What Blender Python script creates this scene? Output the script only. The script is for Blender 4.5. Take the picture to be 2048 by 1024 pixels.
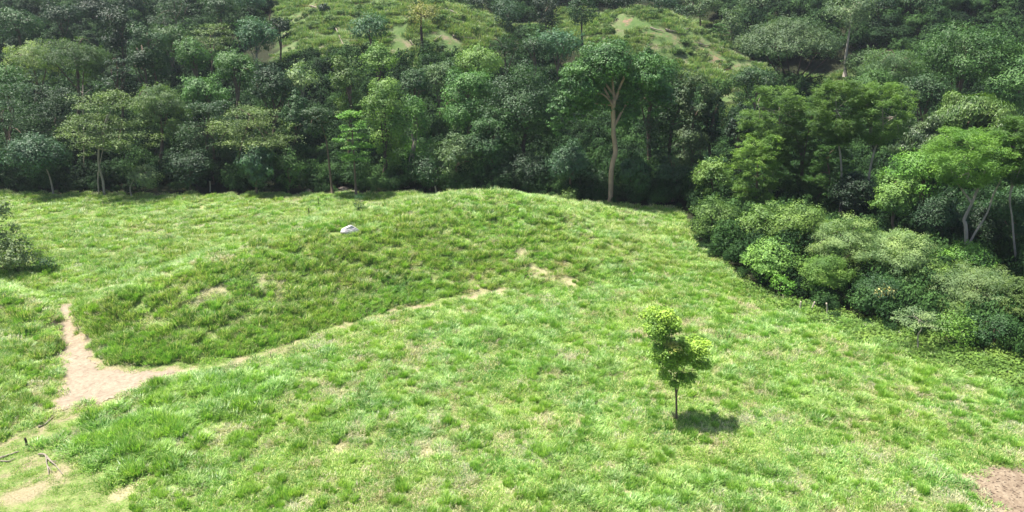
import bpy, math, random
import numpy as np
from mathutils import Vector

# ------------------------------------------------------------------ camera, light, exposure
for o in list(bpy.data.objects): bpy.data.objects.remove(o)
S = bpy.context.scene
COL = S.collection
CAMZ, PITCH, F = 20.0, math.radians(18), 1462.0
cam = bpy.data.cameras.new('camera'); camo = bpy.data.objects.new('camera', cam); COL.objects.link(camo)
camo.location = (0, 0, CAMZ); camo.rotation_euler = (math.radians(90) - PITCH, 0, 0)
cam.sensor_width = 36; cam.lens = 36 * F / 2048; cam.clip_end = 3000; cam.clip_start = .2
S.camera = camo
SUN_EL, SUN_DIR = math.radians(66), Vector((-0.34, 0.10, 0.86)).normalized()
SUN_EL = math.asin(SUN_DIR.z)
w = bpy.data.worlds.new('World'); S.world = w; w.use_nodes = True
nt = w.node_tree; nt.nodes.clear()
sky = nt.nodes.new('ShaderNodeTexSky'); sky.sky_type = 'NISHITA'; sky.sun_disc = False
sky.sun_elevation = SUN_EL; sky.sun_rotation = math.atan2(SUN_DIR.x, SUN_DIR.y)
sky.air_density = 1.0; sky.dust_density = 2.0
bg = nt.nodes.new('ShaderNodeBackground'); bg.inputs[1].default_value = 0.083
wo = nt.nodes.new('ShaderNodeOutputWorld')
nt.links.new(sky.outputs[0], bg.inputs[0]); nt.links.new(bg.outputs[0], wo.inputs[0])
sl = bpy.data.lights.new('sun', 'SUN'); sl.energy = 5.0; sl.angle = math.radians(.6); sl.color = (1, .95, .87)
so = bpy.data.objects.new('sun', sl); COL.objects.link(so)
so.rotation_euler = (-SUN_DIR).to_track_quat('-Z', 'Y').to_euler(); so.location = (0, 0, 90)
S.view_settings.view_transform = 'Standard'; S.view_settings.look = 'None'
S.view_settings.gamma = 1; S.view_settings.exposure = 1.27; S.view_settings.use_curve_mapping = False
S.render.resolution_x, S.render.resolution_y = 1024, 512
S.render.engine = 'CYCLES'
S.cycles.max_bounces = 5; S.cycles.diffuse_bounces = 3; S.cycles.glossy_bounces = 2
S.cycles.transmission_bounces = 3; S.cycles.volume_bounces = 0; S.cycles.transparent_max_bounces = 4

rng = np.random.default_rng(7); random.seed(7)
SP, CP = math.sin(PITCH), math.cos(PITCH)

# ------------------------------------------------------------------ numeric helpers
def hash2(ix, iy, s):
    n = (ix.astype(np.int64) * 374761393 + iy.astype(np.int64) * 668265263 + s * 982451653) & 0x7fffffff
    n = ((n ^ (n >> 13)) * 1274126177) & 0x7fffffff
    n = (n ^ (n >> 16)) & 0xffffff
    return n / float(0xffffff)
def vnoise(x, y, s=0):
    ix, iy = np.floor(x), np.floor(y); fx, fy = x - ix, y - iy
    fx = fx * fx * (3 - 2 * fx); fy = fy * fy * (3 - 2 * fy)
    a, b = hash2(ix, iy, s), hash2(ix + 1, iy, s); c, d = hash2(ix, iy + 1, s), hash2(ix + 1, iy + 1, s)
    return (a + (b - a) * fx) * (1 - fy) + (c + (d - c) * fx) * fy
def fbm(x, y, s=0, o=4):
    r, a, t = 0, .5, 0
    for k in range(o):
        r = r + a * vnoise(x * 2 ** k, y * 2 ** k, s + k * 17); t += a; a *= .5
    return r / t
def sstep(a, b, x):
    t = np.clip((x - a) / (b - a), 0, 1); return t * t * (3 - 2 * t)
def wplane(px, py, z=0.0):
    """world point on the horizontal plane at height z seen at photo pixel (px, py)"""
    X, V = (px - 1024) / F, (512 - py) / F
    dx, dy, dz = X, CP + V * SP, -SP + V * CP
    t = (z - CAMZ) / dz
    return dx * t, dy * t
def height_at(py, y):
    v = (512 - py) / F
    return CAMZ + y * (CP * v - SP) / (CP + SP * v)
def depth(y, z): return y * CP + (CAMZ - z) * SP
def xat(px, y, z): return (px - 1024) / F * depth(y, z)
def P3(px, py, y):
    z = height_at(py, y); return (xat(px, y, z), y, z)
def poly_in(X, Y, P):
    ins = np.zeros(X.shape, bool); n = len(P)
    for i in range(n):
        x1, y1 = P[i]; x2, y2 = P[(i + 1) % n]
        if y1 == y2: continue
        c = ((y1 > Y) != (y2 > Y)) & (X < (x2 - x1) * (Y - y1) / (y2 - y1) + x1)
        ins ^= c
    return ins
def line_dist(X, Y, P, closed=False):
    """distance to a polyline, and the interpolation position along it"""
    best = np.full(X.shape, 1e9); tt = np.zeros(X.shape); n = len(P)
    for i in range(n if closed else n - 1):
        x1, y1 = P[i][:2]; x2, y2 = P[(i + 1) % n][:2]
        dx, dy = x2 - x1, y2 - y1; L = dx * dx + dy * dy + 1e-9
        t = np.clip(((X - x1) * dx + (Y - y1) * dy) / L, 0, 1)
        d = np.hypot(X - x1 - t * dx, Y - y1 - t * dy); m = d < best
        best = np.where(m, d, best); tt = np.where(m, i + t, tt)
    return best, tt
def sdf(X, Y, P):
    d, _ = line_dist(X, Y, P, True)
    return np.where(poly_in(X, Y, P), d, -d)          # positive inside

# ------------------------------------------------------------------ terrain
def pl(L): return [wplane(*p) for p in L]
crest1_px = [(150, 632, .9), (190, 600, 1.9), (300, 556, 2.6), (450, 500, 3.1), (600, 452, 3.3), (720, 428, 3.3), (850, 402, 3.5),
             (930, 389, 3.6), (985, 379, 4.1), (1010, 379, 4.1), (1060, 388, 3.5), (1120, 404, 2.5), (1200, 430, 1.5), (1300, 460, .9), (1420, 480, 0)]
crest1_px = [(a, b + 8, max(0, (h - .25 - .35 * (a > 900)) * (1.25 if 180 < a < 1150 else 1))) for a, b, h in crest1_px]
crest1 = [wplane(*p) for p in crest1_px]; crest1_h = [p[2] for p in crest1_px]
foot1 = pl([(146, 640), (172, 690), (200, 722), (250, 738), (330, 736), (450, 722), (560, 688), (640, 658), (760, 622), (900, 592), (1050, 580), (1180, 575), (1300, 560), (1420, 490)])
back1 = pl([(150, 622), (190, 590), (300, 548), (430, 498), (560, 462), (700, 436), (830, 418), (950, 405), (1050, 402), (1130, 408), (1210, 418), (1300, 432), (1420, 475)])
crest2_px = [(-400, 560, 2.2), (-200, 575, 2.2), (0, 590, 2.0), (50, 600, 1.8), (95, 632, 1.0), (112, 680, .3)]
crest2 = [wplane(*p) for p in crest2_px]; crest2_h = [p[2] for p in crest2_px]
foot2 = pl([(-400, 1000), (-200, 935), (0, 872), (60, 838), (104, 798), (116, 700)])
back2 = pl([(-400, 530), (-200, 545), (0, 566), (60, 582), (108, 618), (116, 670)])
R1F, R1B = crest1 + foot1[::-1], crest1 + back1[::-1]
R2F, R2B = crest2 + foot2[::-1], crest2 + back2[::-1]
HY = np.array([-500, 92, 100, 110, 125, 145, 170, 200, 240, 300, 380, 470.])
HZ = np.array([0, 0, 1.2, 3.6, 7.6, 13, 20.5, 30, 41, 55, 66, 70.])
def T(X, Y):
    X = np.asarray(X, float); Y = np.asarray(Y, float)
    Z = (fbm(X / 9, Y / 9, 3) - .5) * .5 + (fbm(X / 1.6, Y / 1.6, 5, 2) - .5) * .12
    Z = Z * (1 - .5 * sstep(80, 90, Y))
    for PF, PB, C, H, FT, BK in ((R1F, R1B, crest1, crest1_h, foot1, back1), (R2F, R2B, crest2, crest2_h, foot2, back2)):
        for P, ft in ((PF, FT), (PB, BK)):
            m = poly_in(X, Y, P)
            if m.any():
                dc, t = line_dist(X[m], Y[m], C); df, _ = line_dist(X[m], Y[m], ft); r = df / (df + dc + 1e-6)
                num, den = 0, 0
                for q in np.arange(0, len(H) - .99, .34):      # height of the crest, averaged smoothly over its nearest stretch
                    cx_, cy_ = np.interp(q, range(len(C)), [p[0] for p in C]), np.interp(q, range(len(C)), [p[1] for p in C])
                    wq = 1 / (np.hypot(X[m] - cx_, Y[m] - cy_) + .6) ** 3; num = num + wq * np.interp(q, range(len(H)), H); den = den + wq
                h = num / den
                Z[m] += h * (.6 * np.sin(r * math.pi / 2) + .4 * sstep(0, 1, r)) + (fbm(X[m] / 2.2, Y[m] / 2.2, 9, 3) - .5) * .5 * np.minimum(r, 1 - r) * 2
    # hill behind, with spurs and gullies
    base = np.interp(Y + 0 * X, HY, HZ)
    k = sstep(95, 150, Y)
    und = 3.2 * np.sin(X / 21 + 1.2 + Y * .012) + 1.6 * np.sin(X / 9.5 + Y / 30) + (fbm(X / 30, Y / 30, 21) - .5) * 7
    und += 6.5 * np.exp(-((X - 27) / 17) ** 2 - ((Y - 152) / 13) ** 2) - 3 * np.exp(-((X - 25) / 25) ** 2 - ((Y - 178) / 10) ** 2)
    und += 4 * np.exp(-((X + 12) / 14) ** 2 - ((Y - 150) / 22) ** 2)
    return Z + base + k * und
def Ts(x, y): return float(T(np.array([x]), np.array([y]))[0])
def gp(px, py):
    """terrain point seen at a photo pixel (marching the ray)"""
    X, V = (px - 1024) / F, (512 - py) / F
    t = np.arange(18, 330, .25)
    x, y, z = X * t, (CP + V * SP) * t, CAMZ + (-SP + V * CP) * t
    h = T(x, y) - z; i = np.argmax(h > 0)
    if h[i] <= 0: i = len(t) - 1
    return float(x[i]), float(y[i]), float(T(x[i:i + 1], y[i:i + 1])[0])

# regions, given as outlines on the ground
FOREST = pl([(-900, 384), (0, 388), (300, 391), (560, 391), (900, 391), (1100, 396), (1210, 412), (1340, 419), (1372, 440), (1380, 480), (1420, 520), (1480, 565), (1560, 604),
             (1650, 634), (1800, 672), (1950, 715), (2050, 745), (2300, 830), (2900, 960)]) + [(300, 25), (300, 460), (-300, 460), (-300, 90)]
pathP = [gp(*p)[:2] for p in [(118, 606), (146, 612), (152, 640), (160, 668), (188, 682), (190, 700), (176, 716), (196, 742), (260, 744), (330, 742), (350, 740), (386, 744), (340, 757), (295, 771),
                              (262, 790), (214, 806), (196, 818), (150, 822), (108, 824), (112, 790), (122, 760), (116, 712), (124, 668), (114, 640)]]
laneC = [gp(*p)[:2] for p in [(120, 800), (300, 748), (400, 742), (480, 722), (560, 700), (640, 668), (760, 632), (900, 598), (1010, 585)]]
shortP = [gp(*p)[:2] for p in [(-260, 960), (-100, 915), (0, 882), (110, 828), (190, 822), (150, 850), (90, 890), (160, 930), (230, 985), (300, 1040), (350, 1110), (-260, 1110)]]
tongueP = [gp(*p)[:2] for p in [(185, 700), (250, 730), (420, 722), (400, 738), (250, 742), (192, 742)]]
soilP = [gp(*p)[:2] for p in [(1915, 958), (1950, 938), (2000, 930), (2080, 925), (2200, 930), (2250, 1100), (2000, 1100), (1960, 1040), (1962, 1005), (1930, 985)]]
STRAW = [(430, 580, 1.3), (950, 580, 2.4), (990, 575, 1.6), (1135, 560, 1.8), (1145, 590, 1.5), (1080, 545, 1.4), (1290, 425, 2.0), (340, 462, 3.4), (385, 456, 2.), (870, 690, .8), (1160, 830, .8), (850, 915, .8),
         (1440, 730, 1.2), (1500, 800, 1.), (1450, 785, .8), (1080, 875, .7), (1190, 835, .6), (680, 900, .6), (750, 960, .6), (1250, 980, .6), (1740, 930, .7), (1720, 960, .6), (1040, 510, 1.3), (1265, 545, 1.2), (620, 520, 1.2),
         (250, 985, .9), (280, 1015, .8), (120, 500, 1.5), (560, 570, 1.2), (1240, 440, 1.5), (1390, 495, 1.2), (1560, 590, 1.2), (500, 430, 2.), (420, 410, 2.2)]
strawW = [gp(a, b)[:2] + (r,) for a, b, r in STRAW]
edgeC = pl([(1378, 480), (1420, 520), (1480, 568), (1560, 608), (1650, 640), (1800, 680), (1950, 725)])
def regions(X, Y):
    n = fbm(X / .9, Y / .9, 31, 4) - .5
    n2 = fbm(X / .35, Y / .35, 41, 2) - .5
    r = {}
    r['path'] = sdf(X, Y, pathP) + n * 1.1 + n2 * .3
    r['soil'] = sdf(X, Y, soilP) + n * 1.6 + n2 * .4
    dl, _ = line_dist(X, Y, laneC)
    r['lane'] = .75 - dl + n * .9
    r['short'] = np.maximum(np.maximum(sdf(X, Y, shortP), sdf(X, Y, tongueP)) + n * 1.2, r['lane'])
    r['forest'] = sdf(X, Y, FOREST) + n * 2.
    s = np.full(X.shape, -9.)
    for x, y, q in strawW:
        s = np.maximum(s, .66 - np.hypot(X - x, (Y - y) * .8) / q)
    r['straw'] = s + n * 2.6
    de, _ = line_dist(X, Y, edgeC); r['edge'] = 1.6 - de + n * 1.5
    return r

# ------------------------------------------------------------------ object helpers
def tag(o, label=None, cat=None, group=None, kind=None):
    if label: o['label'] = label
    if cat: o['category'] = cat
    if group: o['group'] = group
    if kind: o['kind'] = kind
    return o
def empty(name, loc):
    o = bpy.data.objects.new(name, None); COL.objects.link(o); o.location = loc; o.empty_display_size = .3; return o
def mesh_np(name, V, faces, n, mat, parent=None, smooth=False, link=True):
    """faces: (m, n) index array"""
    me = bpy.data.meshes.new(name); V = np.asarray(V, np.float32); faces = np.asarray(faces, np.int32)
    m = len(faces)
    me.vertices.add(len(V)); me.vertices.foreach_set('co', V.ravel())
    me.loops.add(m * n); me.loops.foreach_set('vertex_index', faces.ravel())
    me.polygons.add(m); me.polygons.foreach_set('loop_start', np.arange(0, m * n, n, dtype=np.int32))
    try: me.polygons.foreach_set('loop_total', np.full(m, n, np.int32))
    except Exception: pass
    me.polygons.foreach_set('use_smooth', np.full(m, smooth, bool))
    me.update(calc_edges=True)
    if mat: me.materials.append(mat)
    o = bpy.data.objects.new(name, me)
    if link: COL.objects.link(o)
    if parent is not None: o.parent = parent
    return o
def tube(pts, radii, seg=7, wob=0.0):
    """tapered tube along a polyline; returns verts, quads"""
    pts = [Vector(p) for p in pts]; V, Q = [], []
    for i, p in enumerate(pts):
        d = (pts[min(i + 1, len(pts) - 1)] - pts[max(i - 1, 0)]).normalized()
        a = d.cross(Vector((0, 1, 0.03))) if abs(d.y) < .9 else d.cross(Vector((1, 0, 0)))
        a.normalize(); b = d.cross(a)
        for k in range(seg):
            th = 2 * math.pi * k / seg; r = radii[i] * (1 + wob * random.uniform(-1, 1))
            V.append(p + a * math.cos(th) * r + b * math.sin(th) * r)
    for i in range(len(pts) - 1):
        for k in range(seg):
            Q.append((i * seg + k, i * seg + (k + 1) % seg, (i + 1) * seg + (k + 1) % seg, (i + 1) * seg + k))
    if seg % 2 == 0:
        for base in (0, (len(pts) - 1) * seg):
            for k in range(0, seg - 2, 2): Q.append((base, base + k + 1, base + k + 2, base + min(k + 3, seg - 1)) if k + 3 < seg else (base, base + k + 1, base + k + 2, base + k + 2))
        Q = [q for q in Q if len(set(q)) == 4] 
    return V, Q
def tubes(name, items, mat, parent=None, seg=7, wob=.06):
    V, Q = [], []
    for pts, rad in items:
        v, q = tube(pts, rad, seg, wob); b = len(V)
        V += v; Q += [tuple(i + b for i in f) for f in q]
    return mesh_np(name, np.array([tuple(v) for v in V]), Q, 4, mat, parent, True)
def smooth_line(pts, n=4, jit=0.0):
    """Catmull-Rom resample"""
    P = [Vector(p) for p in pts]; P = [P[0] * 2 - P[1]] + P + [P[-1] * 2 - P[-2]]; out = []
    for i in range(1, len(P) - 2):
        for k in range(n):
            t = k / n; a, b, c, d = P[i - 1:i + 3]
            out.append(.5 * ((2 * b) + (c - a) * t + (2 * a - 5 * b + 4 * c - d) * t * t + (3 * b - a - 3 * c + d) * t ** 3) + Vector([random.uniform(-jit, jit) for _ in range(3)]))
    out.append(P[-2]); return out

# ------------------------------------------------------------------ materials
def newmat(name):
    m = bpy.data.materials.new(name); m.use_nodes = True; t = m.node_tree; t.nodes.clear(); return m, t
class G:
    def __init__(s, t): s.t = t
    def n(s, typ, **kw):
        x = s.t.nodes.new('ShaderNode' + typ)
        for k, v in kw.items(): setattr(x, k, v)
        return x
    def link(s, a, b): s.t.links.new(a, b)
    def noise(s, scale, detail=4, rough=.55, vec=None):
        x = s.n('TexNoise'); x.inputs['Scale'].default_value = scale; x.inputs['Detail'].default_value = detail; x.inputs['Roughness'].default_value = rough
        s.link(vec if vec else s.pos(), x.inputs['Vector']); return x.outputs['Fac']
    def pos(s):
        if not hasattr(s, '_p'): s._p = s.n('NewGeometry')
        return s._p.outputs['Position']
    def ramp(s, fac, stops):
        r = s.n('ValToRGB'); e = r.color_ramp.elements
        while len(e) > 1: e.remove(e[-1])
        e[0].position = stops[0][0]; e[0].color = tuple(stops[0][1]) + (1,)
        for p, c in stops[1:]:
            q = e.new(p); q.color = tuple(c) + (1,)
        s.link(fac, r.inputs[0]); return r.outputs[0]
    def rampf(s, fac, a, b): return s.ramp(fac, [(a, (0, 0, 0)), (b, (1, 1, 1))])
    def mix(s, f, a, b, blend='MIX'):
        m = s.n('Mix', data_type='RGBA', blend_type=blend)
        for sock, v in ((m.inputs[0], f), (m.inputs[6], a), (m.inputs[7], b)):
            if isinstance(v, (int, float)): sock.default_value = v
            elif isinstance(v, tuple): sock.default_value = v + (1,)
            else: s.link(v, sock)
        return m.outputs[2]
    def math(s, op, a, b=0.0):
        m = s.n('Math', operation=op)
        for sock, v in ((m.inputs[0], a), (m.inputs[1], b)):
            if isinstance(v, (int, float)): sock.default_value = v
            else: s.link(v, sock)
        return m.outputs[0]
    def bsdf(s, col, rough=.8, spec=.3, bump=None, bd=.05, transl=0, tcol=None):
        b = s.n('BsdfPrincipled'); b.inputs['Roughness'].default_value = rough; b.inputs['Specular IOR Level'].default_value = spec
        if isinstance(col, tuple): b.inputs['Base Color'].default_value = col + (1,)
        else: s.link(col, b.inputs['Base Color'])
        if bump is not None:
            k = s.n('Bump'); k.inputs['Distance'].default_value = bd; k.inputs['Strength'].default_value = 1
            s.link(bump, k.inputs['Height']); s.link(k.outputs[0], b.inputs['Normal'])
        out = s.n('OutputMaterial'); sh = b.outputs[0]
        if transl:
            tr = s.n('BsdfTranslucent'); s.link(tcol if tcol is not None else col, tr.inputs[0])
            ms = s.n('MixShader'); ms.inputs[0].default_value = transl
            s.link(sh, ms.inputs[1]); s.link(tr.outputs[0], ms.inputs[2]); sh = ms.outputs[0]
        s.link(sh, out.inputs[0])

def foliage_mat(name, rough=.45, spec=.4, transl=.28):
    m, t = newmat(name); g = G(t)
    oi = g.n('ObjectInfo'); col = oi.outputs['Color']
    geo = g.n('NewGeometry'); isl = geo.outputs['Random Per Island']
    n1 = g.noise(.55, 3)
    c = g.mix(g.rampf(n1, .35, .65), g.mix(1.0, col, (.66, .74, .66), 'MULTIPLY'), g.mix(1.0, col, (1.38, 1.26, .95), 'MULTIPLY'))
    v = g.ramp(isl, [(0, (.78, .80, .82)), (.5, (1, 1, 1)), (.95, (1.2, 1.18, 1.05)), (1, (1.4, 1.32, 1.05))])
    c = g.mix(1.0, c, v, 'MULTIPLY')
    tc = g.mix(1.0, c, (1.3, 1.5, .6), 'MULTIPLY')
    g.bsdf(c, rough, spec, transl=transl, tcol=tc); return m
M = {}
M['leaf'] = foliage_mat('tree_foliage', .5, .3, .18)
M['leaf_glossy'] = foliage_mat('glossy_foliage', .45, .4, .2)
M['leaf_soft'] = foliage_mat('feathery_foliage', .55, .3, .35)
def bark(name, a, b):
    m, t = newmat(name); g = G(t)
    mp = g.n('Mapping'); mp.inputs['Scale'].default_value = (1, 1, .25); g.link(g.pos(), mp.inputs[0])
    n = g.noise(9, 5, .65, mp.outputs[0]); n2 = g.noise(1.3, 3)
    c = g.mix(g.rampf(n2, .4, .62), g.mix(n, a, b), tuple(.6 * x for x in b))
    g.bsdf(c, .85, .15, n, .03); return m
M['bark_brown'] = bark('brown_bark', (.08, .055, .04), (.20, .15, .11))
M['bark_pale'] = bark('pale_bark', (.22, .19, .15), (.42, .37, .31))
M['bark_tan'] = bark('tan_bark', (.27, .18, .12), (.50, .36, .26))
M['bark_dark'] = bark('dark_bark', (.03, .022, .02), (.09, .065, .055))
M['dead_wood'] = bark('weathered_wood', (.20, .165, .125), (.36, .31, .25))
M['post_wood'] = bark('pale_post_wood', (.34, .28, .21), (.58, .50, .40))

def ground_mat(name, hill=False):
    m, t = newmat(name); g = G(t)
    at = g.n('Attribute', attribute_name='zones'); sep = g.n('SeparateColor'); g.link(at.outputs['Color'], sep.inputs[0])
    dirt, straw, floor = sep.outputs[0], sep.outputs[1], sep.outputs[2]
    n1, n2, n3, n4 = g.noise(.35, 4), g.noise(2.6, 5, .6), g.noise(11, 4, .65), g.noise(1.1, 4)
    green = g.ramp(n2, [(.3, (.08, .13, .03)), (.5, (.13, .21, .045)), (.68, (.22, .28, .09))])
    green = g.mix(g.rampf(n3, .45, .66), green, (.26, .25, .12))
    strawc = g.ramp(n3, [(.3, (.16, .15, .07)), (.5, (.32, .30, .16)), (.7, (.42, .38, .23))])
    c = g.mix(g.rampf(g.math('ADD', straw, g.math('MULTIPLY', g.math('SUBTRACT', n4, .5), .9)), .3, .75), green, strawc)
    dirtc = g.ramp(n3, [(.3, (.2, .145, .095)), (.5, (.32, .25, .17)), (.7, (.39, .32, .22))])
    c = g.mix(dirt, c, dirtc)
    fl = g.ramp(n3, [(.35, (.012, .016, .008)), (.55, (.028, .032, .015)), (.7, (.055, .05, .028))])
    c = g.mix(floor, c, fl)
    if hill:
        c2 = g.ramp(n1, [(.35, (.06, .12, .03)), (.5, (.10, .16, .05)), (.6, (.15, .17, .08)), (.68, (.24, .19, .13))])
        c2 = g.mix(g.rampf(n3, .4, .7), c2, (.08, .11, .045))
        c2 = g.mix(g.rampf(g.math('ADD', dirt, g.math('MULTIPLY', g.math('SUBTRACT', n4, .5), .8)), .35, .65), c2, g.ramp(n2, [(.3, (.14, .09, .06)), (.55, (.21, .15, .11)), (.68, (.40, .15, .07))]))
        c = g.mix(floor, c2, fl)
    hb = g.math('ADD', g.math('MULTIPLY', n3, .6), n2)
    g.bsdf(c, .95, .1, hb, .12); return m
M['ground'] = ground_mat('meadow_soil'); M['hill'] = ground_mat('hillside_soil', True)
def dirt_mat(name, cols, pit=False):
    m, t = newmat(name); g = G(t)
    n1, n2, n3 = g.noise(.8, 4), g.noise(5, 5, .65), g.noise(28, 3, .7)
    c = g.ramp(n2, [(.3, cols[0]), (.5, cols[1]), (.7, cols[2])])
    c = g.mix(g.rampf(n1, .4, .7), c, g.mix(.5, c, cols[0]))
    h = g.math('ADD', n2, g.math('MULTIPLY', n3, .4))
    if pit:
        mp = g.n('Mapping'); mp.inputs['Scale'].default_value = (1, 1.6, 1); g.link(g.pos(), mp.inputs[0])
        v = g.n('TexVoronoi'); v.inputs['Scale'].default_value = 5.5; g.link(mp.outputs[0], v.inputs['Vector'])
        h = g.math('ADD', h, g.math('MULTIPLY', g.rampf(v.outputs['Distance'], .05, .35), 1.2))
        c = g.mix(g.rampf(v.outputs['Distance'], .32, .08), c, (.15, .10, .07))
    g.bsdf(c, .95, .1, h, .08 if pit else .04); return m
M['path'] = dirt_mat('pale_dry_earth', [(.19, .15, .108), (.285, .232, .168), (.35, .293, .218)])
M['soil'] = dirt_mat('trampled_earth', [(.15, .11, .075), (.25, .195, .135), (.32, .26, .185)], True)

def grass_mat(name, cols, straw, dry_amt=.5, scale=.45, transl=.35):
    m, t = newmat(name); g = G(t)
    n1, n2, n3 = g.noise(scale, 3), g.noise(scale * 5, 3), g.noise(.16, 2)
    geo = g.n('NewGeometry'); isl = geo.outputs['Random Per Island']
    c = g.ramp(n1, [(.32, cols[0]), (.5, cols[1]), (.66, cols[2])])
    c = g.mix(g.rampf(n3, .42, .62), c, g.mix(1.0, c, (.88, 1.0, 1.15), 'MULTIPLY'))
    c = g.mix(g.math('MULTIPLY', g.rampf(g.math('ADD', g.math('MULTIPLY', isl, .55), g.math('MULTIPLY', n2, .7)), .62, .8), dry_amt), c, straw)
    v = g.ramp(isl, [(0, (.42, .5, .5)), (.45, (.9, .95, .9)), (.8, (1.12, 1.1, 1.02)), (1, (1.45, 1.38, 1.15))])
    c = g.mix(1.0, c, v, 'MULTIPLY')
    tc = g.mix(1.0, c, (1.1, 1.3, .6), 'MULTIPLY')
    g.bsdf(c, .42, .36, transl=transl, tcol=tc); return m
M['grass'] = grass_mat('meadow_blades', [(.16, .31, .05), (.26, .44, .075), (.37, .54, .115)], (.55, .56, .27), .7)
M['grass_tall'] = grass_mat('lush_blades', [(.17, .34, .045), (.26, .45, .07), (.36, .54, .09)], (.50, .48, .2), .35)
M['grass_pale'] = grass_mat('bluish_blades', [(.16, .31, .06), (.26, .43, .09), (.37, .53, .13)], (.55, .56, .36), .4)
M['grass_bank'] = grass_mat('bank_blades', [(.15, .28, .05), (.23, .37, .065), (.32, .45, .09)], (.52, .49, .27), .8, .6)
M['grass_slope'] = grass_mat('slope_blades', [(.11, .20, .06), (.17, .26, .085), (.23, .32, .12)], (.34, .30, .20), .6, .1)
M['grass_slope_dry'] = grass_mat('dead_slope_blades', [(.14, .13, .06), (.19, .17, .10), (.22, .20, .12)], (.28, .24, .17), .6, .1)
M['grass_dry'] = grass_mat('dry_blades', [(.36, .32, .16), (.48, .42, .24), (.55, .50, .32)], (.62, .56, .40), .6)

# ------------------------------------------------------------------ ground sheets
def axis(lo, a, b, hi, fine, grow):
    A = list(np.arange(a, b + 1e-6, fine)); s = fine
    while A[-1] < hi: s *= grow; A.append(A[-1] + s)
    s = fine
    while A[0] > lo: s *= grow; A.insert(0, A[0] - s)
    return np.array(A)
def sheet(name, xs, ys, mat, off=0.0, mask=None, zones=True):
    X, Y = np.meshgrid(xs, ys); Z = T(X.ravel(), Y.ravel()).reshape(X.shape) + off
    nx, ny = len(xs), len(ys); idx = np.arange(nx * ny).reshape(ny, nx)
    Fq = np.stack([idx[:-1, :-1], idx[:-1, 1:], idx[1:, 1:], idx[1:, :-1]], -1).reshape(-1, 4)
    V = np.stack([X, Y, Z], -1).reshape(-1, 3)
    if mask is not None:
        keep = mask(X.ravel(), Y.ravel()) > 0; Fq = Fq[keep[Fq].all(1)]
        used = np.unique(Fq); mp = np.full(len(V), -1); mp[used] = np.arange(len(used)); V = V[used]; Fq = mp[Fq]
    o = mesh_np(name, V, Fq, 4, mat, None, True)
    if zones:
        x, y = V[:, 0], V[:, 1]; R = regions(x, y)
        a = o.data.attributes.new('zones', 'FLOAT_COLOR', 'POINT')
        c = np.ones((len(V), 4), np.float32)
        c[:, 0] = np.maximum(sstep(-.9, .3, R['path'] + (fbm(x / .5, y / .5, 46, 3) - .5) * 1.6), np.maximum(.8 * sstep(-.5, .2, R['soil']), np.maximum(.08 * sstep(0, 1, R['lane']), .75 * sstep(-.2, .6, R['short']) * sstep(.50, .62, fbm(x / 1.1, y / 1.1, 45, 4)))))
        c[:, 1] = np.clip(.20 * sstep(52, 32, y) + np.maximum(sstep(-.5, .9, R['straw']), .75 * sstep(0, 1.2, R['edge'])) + .35 * (fbm(x / 1.3, y / 1.3, 77) - .35) - .15 * sstep(0, .6, R['short']), 0, 1)  # straw rises towards the viewer, painting in the brighter exposure of near ground
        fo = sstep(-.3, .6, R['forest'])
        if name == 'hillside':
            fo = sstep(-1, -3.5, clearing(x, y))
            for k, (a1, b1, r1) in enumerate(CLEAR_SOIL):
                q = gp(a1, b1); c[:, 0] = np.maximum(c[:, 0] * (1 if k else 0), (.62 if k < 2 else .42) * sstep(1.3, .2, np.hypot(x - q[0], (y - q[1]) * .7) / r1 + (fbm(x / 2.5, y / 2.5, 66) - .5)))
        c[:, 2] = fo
        a.data.foreach_set('color', c.ravel())
    return o
# outlines of the open slopes, as points on the hillside
CL1 = [gp(*p)[:2] for p in [(560, -60), (590, 60), (575, 100), (640, 130), (700, 118), (790, 150), (870, 140), (950, 85), (1010, 62), (1100, 80), (1190, 60), (1130, 30), (1010, 55), (940, 8), (900, -40)]]
CL2 = [gp(*p)[:2] for p in [(1180, 28), (1250, 24), (1330, 28), (1420, 60), (1450, 100), (1480, 130), (1700, 150), (1720, 175), (1600, 200), (1500, 215), (1480, 260), (1450, 300), (1425, 200), (1380, 130), (1250, 110), (1140, 90)]]
def clearing(x, y):
    n = (fbm(x / 4, y / 4, 81) - .5) * 6
    return np.maximum(sdf(x, y, CL1), sdf(x, y, CL2)) + n
CLEAR_SOIL = [(1445, 132, 3.5), (1255, 42, 1.6), (1400, 92, 4.5), (1310, 66, 3.5), (620, 22, 6), (700, 60, 4), (700, 105, 3), (1350, 78, 3), (905, 80, 2.5), (1430, 105, 3)]
XS = axis(-330, -52, 52, 330, .4, 1.12)
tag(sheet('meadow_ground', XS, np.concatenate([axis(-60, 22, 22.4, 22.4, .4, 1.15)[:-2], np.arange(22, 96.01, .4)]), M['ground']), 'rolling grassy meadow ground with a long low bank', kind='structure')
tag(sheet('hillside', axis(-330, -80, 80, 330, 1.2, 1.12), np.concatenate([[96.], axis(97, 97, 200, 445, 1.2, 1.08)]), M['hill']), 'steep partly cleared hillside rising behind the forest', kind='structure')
tag(sheet('dirt_path', np.arange(-36, -16, .12), np.arange(30, 50, .12), M['path'], .03, lambda x, y: regions(x, y)['path'], False), 'pale bare dirt path forking through the gap in the bank', kind='structure')
tag(sheet('bare_soil_patch', np.arange(15, 34, .12), np.arange(22, 34, .12), M['soil'], .03, lambda x, y: regions(x, y)['soil'], False), 'trampled bare brown soil in the near right corner', kind='structure')

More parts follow.
